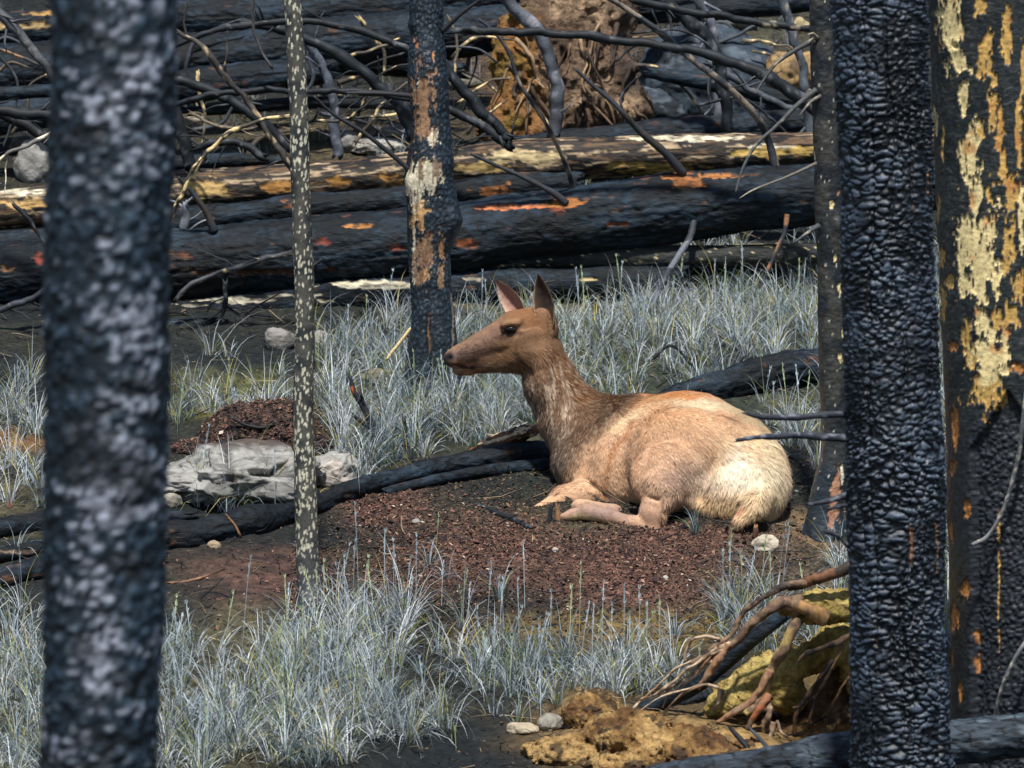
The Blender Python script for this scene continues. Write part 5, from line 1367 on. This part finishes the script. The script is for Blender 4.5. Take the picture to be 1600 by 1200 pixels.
def rootm(pts, w0, w1, y, c1, c2, seed):
    Ys = y if isinstance(y, list) else [y - 0.02 * math.sin(j * 1.3) for j in range(len(pts))]
    pp = [P(a, b, z) for (a, b), z in zip(pts, Ys)]
    bv, bq, bt, bi = tube(pp, np.linspace(w0, w1, len(pp)) / 2 * Ys[0] / F, 16, 0.008, lambda v, i: (0.005 * noise(v * 16, seed) + 0.005 * fbm(np.stack([v[:, 0] * 30, v[:, 1] * 90, v[:, 2] * 60], 1), 2, seed)) * min(1, w0 / 10), seed=seed, wob=0.009)
    cl = np.tile(c1, (len(bv), 1)); cl = mixc(cl, c2, sstep(-.05, .25, fbm(bv * 22, 3, seed))); cl = mixc(cl, S(60, 48, 42), .6 * sstep(.2, .4, fbm(bv * 40, 2, seed + 1)))
    mesh("root", bv, bq, bt, M_WOOD, cl, parent=rp)
RC1, RC2, RC3 = S(120, 98, 78), S(176, 154, 128), S(138, 104, 78)
DK = S(52, 46, 44)
RT = [([(1345, 876), (1315, 890), (1280, 903), (1255, 912), (1230, 918)], 20, 18, DK, S(120, 84, 60)), ([(1260, 912), (1225, 918), (1200, 930), (1165, 955), (1140, 990), (1110, 1015), (1080, 1040)], 12, 7, RC1, DK),
      ([(1252, 935), (1218, 943), (1180, 972), (1145, 1000), (1115, 1020), (1090, 1045)], 20, 10, S(96, 74, 62), RC1), ([(1245, 962), (1230, 945), (1212, 940)], 22, 24, RC1, S(120, 90, 70)), ([(1290, 965), (1262, 950), (1240, 942), (1218, 945)], 26, 16, S(170, 130, 84), RC1),
      ([(1120, 1010), (1085, 1040), (1040, 1075), (1005, 1092), (985, 1112)], 8, 3, RC2, RC1), ([(1130, 1012), (1090, 1030), (1050, 1050), (1020, 1075), (1000, 1090)], 6, 3, RC2, RC3), ([(1145, 1005), (1110, 1025), (1080, 1055), (1050, 1085), (1035, 1108)], 7, 3, RC3, RC2), ([(1125, 1000), (1100, 994), (1080, 998), (1070, 1015), (1072, 1035)], 5, 3, RC2, RC1),
      ([(1140, 1008), (1125, 1030), (1105, 1058), (1090, 1075)], 12, 10, RC3, RC1), ([(1100, 1068), (1060, 1078), (1025, 1090), (995, 1110)], 5, 3, RC2, RC1), ([(1125, 1075), (1100, 1068), (1075, 1080), (1050, 1100), (1030, 1125)], 5, 3, RC1, RC2), ([(1120, 1030), (1095, 1040), (1065, 1064), (1030, 1088)], 5, 2.5, RC2, RC1),
      ([(1246, 968), (1232, 990), (1222, 1015), (1208, 1040), (1196, 1070), (1180, 1095), (1165, 1115)], 20, 12, S(170, 146, 92), RC1), ([(1205, 1050), (1190, 1080), (1160, 1105), (1120, 1128)], 14, 8, RC3, RC1), ([(1200, 1085), (1182, 1110), (1170, 1135), (1172, 1150)], 11, 6, S(150, 90, 60), RC1),
      ([(1200, 1085), (1204, 1110), (1196, 1135), (1190, 1155)], 10, 6, RC1, RC2), ([(1210, 1130), (1206, 1150), (1198, 1165)], 9, 5, RC2, RC1), ([(1212, 1125), (1220, 1145), (1236, 1160)], 5, 3, RC2, RC1), ([(1330, 990), (1300, 1005), (1260, 1022), (1245, 1035)], 10, 6, RC1, DK),
      ([(1320, 1010), (1300, 1050), (1275, 1090), (1262, 1140)], 6, 4, S(110, 84, 60), DK), ([(1300, 1030), (1268, 1075), (1245, 1110), (1240, 1150)], 7, 4, S(100, 76, 56), DK), ([(1340, 1040), (1310, 1085), (1290, 1135)], 6, 3, S(130, 98, 64), DK), ([(1290, 1070), (1255, 1098), (1235, 1105)], 4, 2, RC1, DK), ([(1125, 1080), (1118, 1100), (1112, 1112)], 11, 6, RC1, RC2)]
for k, (a, w0, w1, c1, c2) in enumerate(RT):
    rootm(a, w0, w1, 17.12 if k < 20 else 17.2, c1, c2, 120 + k)
log("fallen_pole", "smooth blue black pole propped behind the roots at the lower right", [(1228, 958), (1180, 995), (1140, 1030), (1090, 1070), (1040, 1096), (990, 1110)], [22, 24, 24, 24, 22, 18], [17.4, 17.42, 17.45, 17.5, 17.6, 17.65], seed=140, group="burnt poles", amp=0.003)
log("fallen_pole", "short black pole half hidden in grass left of the yellow clod", [(975, 1120), (1030, 1108), (1080, 1094), (1130, 1080)], [16, 18, 18, 14], [17.7, 17.72, 17.75, 17.8], seed=141, group="burnt poles", amp=0.004)

# ------------------------------------------------------------------ litter chips on the burnt soil
def inpoly(x, y, poly):
    r = np.zeros(len(x), bool); n = len(poly)
    for i in range(n):
        x0, y0 = poly[i]; x1, y1 = poly[(i + 1) % n]
        c = ((y0 > y) != (y1 > y)) & (x < (x1 - x0) * (y - y0) / (y1 - y0 + 1e-9) + x0)
        r ^= c
    return r
def scatter_litter():
    rng = np.random.default_rng(8); N = 230000
    y = rng.uniform(16.2, 30, N); x = rng.uniform(-3.3, 3.3, N)
    near = rng.random(N) < 0.45
    x = np.where(near, rng.uniform(-1.0, 1.6, N), x); y = np.where(near, rng.uniform(18.4, 21.0, N), y)
    z = H(x, y); v = np.stack([x, y, z], 1)
    X, Yp = proj(v)
    base = soil_color(v)
    red = np.zeros(N)
    for cx, cy, rx, ry in [(1000, 895, 210, 70), (740, 865, 190, 80), (640, 900, 120, 50), (600, 790, 80, 40), (400, 900, 150, 60), (1060, 840, 160, 30)]:
        red = np.maximum(red, blob(X, Yp, cx, cy, rx, ry))
    keep = rng.random(N) < 0.30 + 0.70 * red
    v, base, red = v[keep], base[keep], red[keep]
    dm = DUFF.data; dv = np.empty(len(dm.vertices) * 3, dtype=np.float32); dm.vertices.foreach_get("co", dv); dv = dv.reshape(-1, 3) + np.array(DUFF.location)
    dv = dv[dv[:, 2] > np.percentile(dv[:, 2], 35)]; dv = dv[rng.choice(len(dv), 9000)]
    v = np.vstack([v, dv]); base = np.vstack([base, np.tile(S(60, 48, 45), (9000, 1))]); red = np.concatenate([red, np.full(9000, .8)]); N = len(v)
    yel = ((v[:, 1] < 18.2) & (v[:, 0] > 0.0)); 
    pal = np.array([S(124, 90, 76), S(100, 70, 60), S(60, 48, 45), S(30, 30, 32), S(150, 118, 98), S(66, 52, 46), S(190, 176, 160)])
    pr = rng.choice(7, N, p=[.19, .2, .22, .2, .07, .11, .01])
    pal2 = np.array([S(60, 56, 50), S(34, 36, 40), S(90, 80, 60), S(46, 46, 48), S(110, 98, 76), S(66, 60, 50), S(140, 134, 124)])
    col = np.where((rng.random(N) < red + 0.1)[:, None], pal[pr], pal2[pr])
    col = np.where((yel & (rng.random(N) < .6))[:, None], base * 1.1, col)
    s = rng.gamma(1.6, 0.0022, N) + 0.0022; asp = rng.uniform(0.25, 0.8, N)
    a = rng.uniform(0, 2 * pi, N); til = rng.normal(0, 0.5, N); til2 = rng.normal(0, 0.5, N)
    U = np.stack([np.cos(a), np.sin(a), til], 1); U /= np.linalg.norm(U, axis=1)[:, None]
    W = np.stack([-np.sin(a), np.cos(a), til2], 1); W /= np.linalg.norm(W, axis=1)[:, None]
    n = np.cross(U, W)
    c = v + np.array([0, 0, 1.0]) * (s * 0.5)[:, None]
    su, sw = U * s[:, None], W * (s * asp)[:, None]; th = n * (s * 0.25)[:, None]
    V = np.stack([c - su, c + sw * .8 - su * .2, c + su, c - sw, c + th], 1).reshape(-1, 3)
    i = 5 * np.arange(N)
    T = np.vstack([np.stack([i + a_, i + b_, i + 4], 1) for a_, b_ in ((0, 3), (3, 2), (2, 1), (1, 0))])
    o = mesh("forest_litter", V, None, T, M_LITTER, np.repeat(col, 5, 0), origin=(0, 0, 0), smooth=False)
    tag(o, "red brown and black scraps of bark and needles strewn over the burnt soil", "litter", kind="stuff")
scatter_litter()

def scatter_sticks():
    rng = np.random.default_rng(12); N = 5200
    y = np.where(rng.random(N) < .6, rng.uniform(23.5, 34, N), rng.uniform(16.3, 23.5, N)); x = rng.uniform(-1, 1, N) * y * 0.13
    L = rng.uniform(0.03, 0.22, N) * np.where(y > 23.5, 1.5, .8); a = rng.uniform(0, 2 * pi, N); r = rng.uniform(0.0015, 0.005, N) * np.where(y > 23.5, 1.5, 0.8)
    d = np.stack([np.cos(a), np.sin(a), rng.normal(0.1, 0.25, N)], 1); p0 = np.stack([x, y, H(x, y)], 1) + np.array([0, 0, .008])
    p1 = p0 + d * L[:, None] * .5 + rng.normal(0, .01, (N, 3)); p2 = p1 + (d + rng.normal(0, .25, (N, 3))) * L[:, None] * .5
    s = np.stack([-np.sin(a), np.cos(a), 0 * a], 1); u = np.cross(d, s)
    V = []
    for p, k in ((p0, 1), (p1, .8), (p2, .4)):
        for w in range(3):
            V.append(p + (s * cos(w * 2.094) + u * sin(w * 2.094)) * (r * k)[:, None])
    V = np.stack(V, 1).reshape(-1, 3); i = 9 * np.arange(N)
    Q = np.vstack([np.stack([i + 3 * g + w, i + 3 * g + (w + 1) % 3, i + 3 * g + 3 + (w + 1) % 3, i + 3 * g + 3 + w], 1) for g in (0, 1) for w in range(3)])
    pal = np.array([S(34, 37, 42), S(60, 58, 56), S(110, 98, 82), S(160, 142, 110), S(24, 26, 30)])
    K = pal[rng.choice(5, N, p=[.35, .2, .17, .08, .2])]
    tag(mesh("fallen_twigs", V, Q, None, M_LITTER, np.repeat(K, 9, 0), origin=(0, 0, 0)), "small burnt and bleached twigs scattered over the hillside", "twigs", kind="stuff")
scatter_sticks()

# ------------------------------------------------------------------ grass
def grass():
    rng = np.random.default_rng(4)
    N = 30000
    y = rng.uniform(15.9, 34, N) ; x = rng.uniform(-1, 1, N) * (y * 0.118 + 1.0)
    acc = rng.random(N) < 1.0
    z = H(x, y, False); v = np.stack([x, y, z], 1); X, Yp = proj(v)
    p = np.stack([x, y, x * 0], 1)
    n = fbm(p * 2.6, 3, 91); nf = fbm(p * 7, 2, 93)
    Xw = X + 26 * nf; Yw = Yp + 20 * nf
    den = np.zeros(N)
    A_ = [(-300, 1020), (120, 1020), (250, 1015), (330, 1030), (430, 1010), (480, 975), (530, 950), (620, 950), (670, 990), (760, 1020), (860, 1035), (960, 1030), (1060, 1050), (1090, 1075), (1010, 1100), (900, 1110), (860, 1120), (780, 1130), (700, 1155), (560, 1185), (480, 1210), (300, 1225), (-300, 1260)]
    B_ = [(490, 560), (600, 530), (700, 500), (860, 490), (1010, 490), (1130, 460), (1280, 450), (1600, 440), (1700, 740), (1290, 735), (1245, 720), (1200, 660), (1130, 640), (960, 650), (800, 680), (700, 700), (590, 745), (520, 745), (500, 690), (510, 640)]
    for poly, d in [(A_, .95), (B_, .95), ([(1120, 930), (1170, 915), (1250, 920), (1290, 960), (1300, 1000), (1250, 1030), (1150, 1030), (1100, 990)], .9), ([(1240, 990), (1340, 960), (1340, 1080), (1240, 1080)], .5),
                    ([(-300, 600), (60, 600), (100, 800), (-300, 810)], .6), ([(255, 625), (330, 605), (480, 610), (500, 640), (440, 650), (330, 655), (300, 680), (255, 685)], .45),
                    ([(300, 775), (500, 765), (530, 775), (440, 800), (300, 810)], .45), ([(-300, 960), (60, 960), (60, 1010), (-300, 1010)], .6), ([(1040, 380), (1290, 350), (1290, 440), (1100, 440)], .35), ([(480, 520), (640, 500), (640, 560), (500, 580)], .5), ([(280, 560), (440, 550), (440, 600), (280, 600)], .25),
                    ([(1450, 400), (1800, 380), (1800, 1150), (1300, 1150), (1300, 700)], .3)]:
        den = np.maximum(den, d * inpoly(Xw, Yw, poly))
    den = np.where((Yp < 340), 0.16 * (n > -0.05) * 1.0, den)
    den = np.where((Yp > 800) & (Yp < 1000) & (den == 0), 0.012, den)
    den *= np.clip(1.0 + 1.5 * n, 0.12, 1.25)
    den *= np.where(Yp < 340, 1, np.clip(1.4 - np.abs(0), 0, 1))
    # keep clear of the elk, the boulder and the yellow mounds
    cl = lambda cx, cy, rx, ry: (((x - cx) / rx) ** 2 + ((y - cy) / ry) ** 2) < 1
    ban = cl(P(1050, 800, 20.4)[0], 20.35, .70, .48) | cl(P(880, 800, 20.5)[0], 20.5, .35, .4) | cl(P(385, 760, 21)[0], yd - .1, .42, .32)
    ban |= inpoly(X, Yp, [(1040, 632), (1100, 612), (1290, 590), (1290, 668), (1150, 668)]) & (rng.random(N) < .8)
    ban |= inpoly(X, Yp, [(860, 1150), (900, 1075), (960, 1085), (1100, 1100), (1330, 1040), (1400, 1250), (850, 1250)])
    keep = (rng.random(N) < den * np.where(Yp > 900, 0.74, 0.6)) & ~ban
    x, y, z, X, Yp, n = x[keep], y[keep], H(x[keep], y[keep], False), X[keep], Yp[keep], n[keep]
    nt_ = len(x)
    V, Q, T, K = [], [], [], []
    size = rng.uniform(0.5, 1.35, nt_) * np.where(Yp < 340, 0.8, 1) * np.where(Yp < 800, 1.05, 1.0)
    nb = np.clip((rng.normal(22, 8, nt_) * np.where(y > 25, 0.55, 1)), 8, 60).astype(int)
    ti = np.repeat(np.arange(nt_), nb); M = len(ti)
    az = rng.uniform(0, 2 * pi, M); lean = np.abs(rng.normal(0.32, 0.28, M)) ; L = size[ti] * rng.uniform(0.10, 0.34, M) ** 1.0
    thin = L * 0 + rng.uniform(0.0012, 0.0025, M)
    rad = rng.uniform(0, 0.028, M) * size[ti]
    bx = x[ti] + np.cos(az) * rad; by = y[ti] + np.sin(az) * rad; bz = H(bx, by, False) - 0.012
    droop = rng.uniform(0.2, 1.3, M)
    az2 = az + rng.normal(0, 0.35, M)
    nseg = 5
    cur = np.stack([bx, by, bz], 1); ang = lean * 0.5
    yaw = rng.uniform(0, 2 * pi, M)
    sidev = np.stack([-np.sin(az2), np.cos(az2), 0 * az2], 1) * 0.7 + 0.5 * np.stack([np.cos(yaw), np.sin(yaw), 0 * yaw], 1)
    sidev[:, 0] += 0.5 * np.sign(sidev[:, 0] + 1e-6)
    sidev /= np.linalg.norm(sidev, axis=1)[:, None]
    rows = []
    for s in range(nseg):
        w = thin * (1.0 if s == 0 else [1, 1.05, .9, .65, .3][s])
        rows.append(cur - sidev * w[:, None]); rows.append(cur + sidev * w[:, None])
        ang = ang + (lean * 0.35 + droop * 0.22 * (s + 0.5) * 0.5)
        ang = np.minimum(ang, 2.4)
        st = (L / nseg)[:, None]
        cur = cur + st * np.stack([np.cos(az2) * np.sin(ang), np.sin(az2) * np.sin(ang), np.cos(ang)], 1)
    rows.append(cur)
    Vb = np.stack(rows, 1).reshape(-1, 3); nv = 2 * nseg + 1
    i = nv * np.arange(M)
    Qb = np.vstack([np.stack([i + 2 * s, i + 2 * s + 1, i + 2 * s + 3, i + 2 * s + 2], 1) for s in range(nseg - 1)])
    Tb = np.stack([i + 2 * nseg - 2, i + 2 * nseg - 1, i + 2 * nseg], 1)
    # blade colours: blue grey, with olive and straw strays
    blue = S(156, 168, 174); teal = S(106, 124, 130); pale = S(198, 204, 206); olive = S(120, 128, 70); straw = S(190, 176, 110)
    tt = rng.random(nt_)
    tc = np.where((tt < .5)[:, None], blue, np.where((tt < .8)[:, None], pale, teal))
    kc = tc[ti] * rng.uniform(0.35, 1.3, M)[:, None]
    r = rng.random(M); kc = np.where((r < 0.15)[:, None], olive, kc); kc = np.where((r > 0.95)[:, None], straw, kc)
    far = sstep(23, 28, y[ti]); kc = kc * (1 - 0.45 * far)[:, None]
    Kb = np.repeat(kc, nv, 0).reshape(M, nv, 3)
    rootm_ = np.array([.8, .8] + [1] * (nv - 2))
    Kb = (Kb * rootm_[None, :, None]).reshape(-1, 3)
    V.append(Vb); K.append(Kb); Q.append(Qb); T.append(Tb); off = len(Vb)
    # flowering stems with feathery heads
    ns = 640
    c = rng.choice(nt_, ns); sx = x[c] + rng.normal(0, .02, ns); sy = y[c] + rng.normal(0, .02, ns); sz = H(sx, sy, False)
    extra = [(1160, 870), (1190, 850), (1222, 860), (1140, 880), (690, 880), (940, 950), (1000, 950), (730, 930), (760, 940), (860, 960), (1030, 960), (300, 960), (450, 960), (600, 900), (1140, 850), (820, 880), (1216, 840), (560, 850), (650, 880), (720, 900), (975, 950), (620, 880), (1295, 560), (1240, 520), (1180, 500), (845, 1060), (430, 740), (490, 740), (365, 600), (540, 940), (520, 900), (380, 930), (350, 960), (790, 940), (905, 930), (1130, 860)]
    ex = np.array([G(a, b + 70) for a, b in extra]); sx = np.concatenate([sx, ex[:, 0]]); sy = np.concatenate([sy, ex[:, 1]]); sz = np.concatenate([sz, ex[:, 2]]); ns = len(sx)
    Ls = rng.uniform(0.18, 0.36, ns); Ls[-len(extra):] *= 1.1; az = rng.uniform(0, 2 * pi, ns); ln = np.abs(rng.normal(0.05, .12, ns)); 
    sv = np.tile(np.array([1.0, 0, 0]), (ns, 1)); cur = np.stack([sx, sy, sz], 1); rows = []; cen = []
    an = ln.copy()
    for s in range(9):
        u = s / 8.0
        w = 0.0011 if u < 0.72 else 0.0030 * math.sin(pi * (u - 0.72) / 0.29 * 0.9 + 0.25)
        w = np.full(ns, max(w, 0.0008))
        rows.append(cur - sv * w[:, None]); rows.append(cur + sv * w[:, None]); cen.append(cur)
        an = an + ln * 0.3 * u
        cur = cur + (Ls / 8)[:, None] * np.stack([np.cos(az) * np.sin(an), np.sin(az) * np.sin(an), np.cos(an)], 1)
    Vs = np.stack(rows, 1).reshape(-1, 3); i = 18 * np.arange(ns) + off
    Q.append(np.vstack([np.stack([i + 2 * s, i + 2 * s + 1, i + 2 * s + 3, i + 2 * s + 2], 1) for s in range(8)]))
    sc_ = np.where((rng.random(ns) < .3)[:, None], S(176, 190, 150), S(176, 190, 196)) * rng.uniform(.8, 1.1, ns)[:, None]
    V.append(Vs); K.append(np.repeat(sc_, 18, 0)); off += len(Vs)
    # spikelets
    cen = np.stack(cen, 1)
    for s in (6, 7, 8):
        for r_ in range(5):
            b0 = cen[:, s] + rng.normal(0, .002, (ns, 3)); a_ = rng.uniform(0, 2 * pi, ns)
            d = np.stack([np.cos(a_) * .35, np.sin(a_) * .35, np.full(ns, .95)], 1) * rng.uniform(.012, .022, ns)[:, None]
            w = np.array([0.0018, 0, 0])
            tri = np.stack([b0 - w, b0 + w, b0 + d * .6 + w * .9, b0 + d], 1).reshape(-1, 3)
            i = 4 * np.arange(ns) + off; T.append(np.vstack([np.stack([i, i + 1, i + 2], 1), np.stack([i, i + 2, i + 3], 1)]))
            V.append(tri); K.append(np.repeat(sc_, 4, 0)); off += len(tri)
    o = mesh("grass", np.vstack(V), np.vstack(Q), np.vstack(T), M_GRASS, np.vstack(K), origin=(0, 0, 0))
    tag(o, "tufts of blue grey grass growing up through the burnt ground", "grass", kind="stuff")
    print("grass tufts", nt_, "blades", M)
grass()
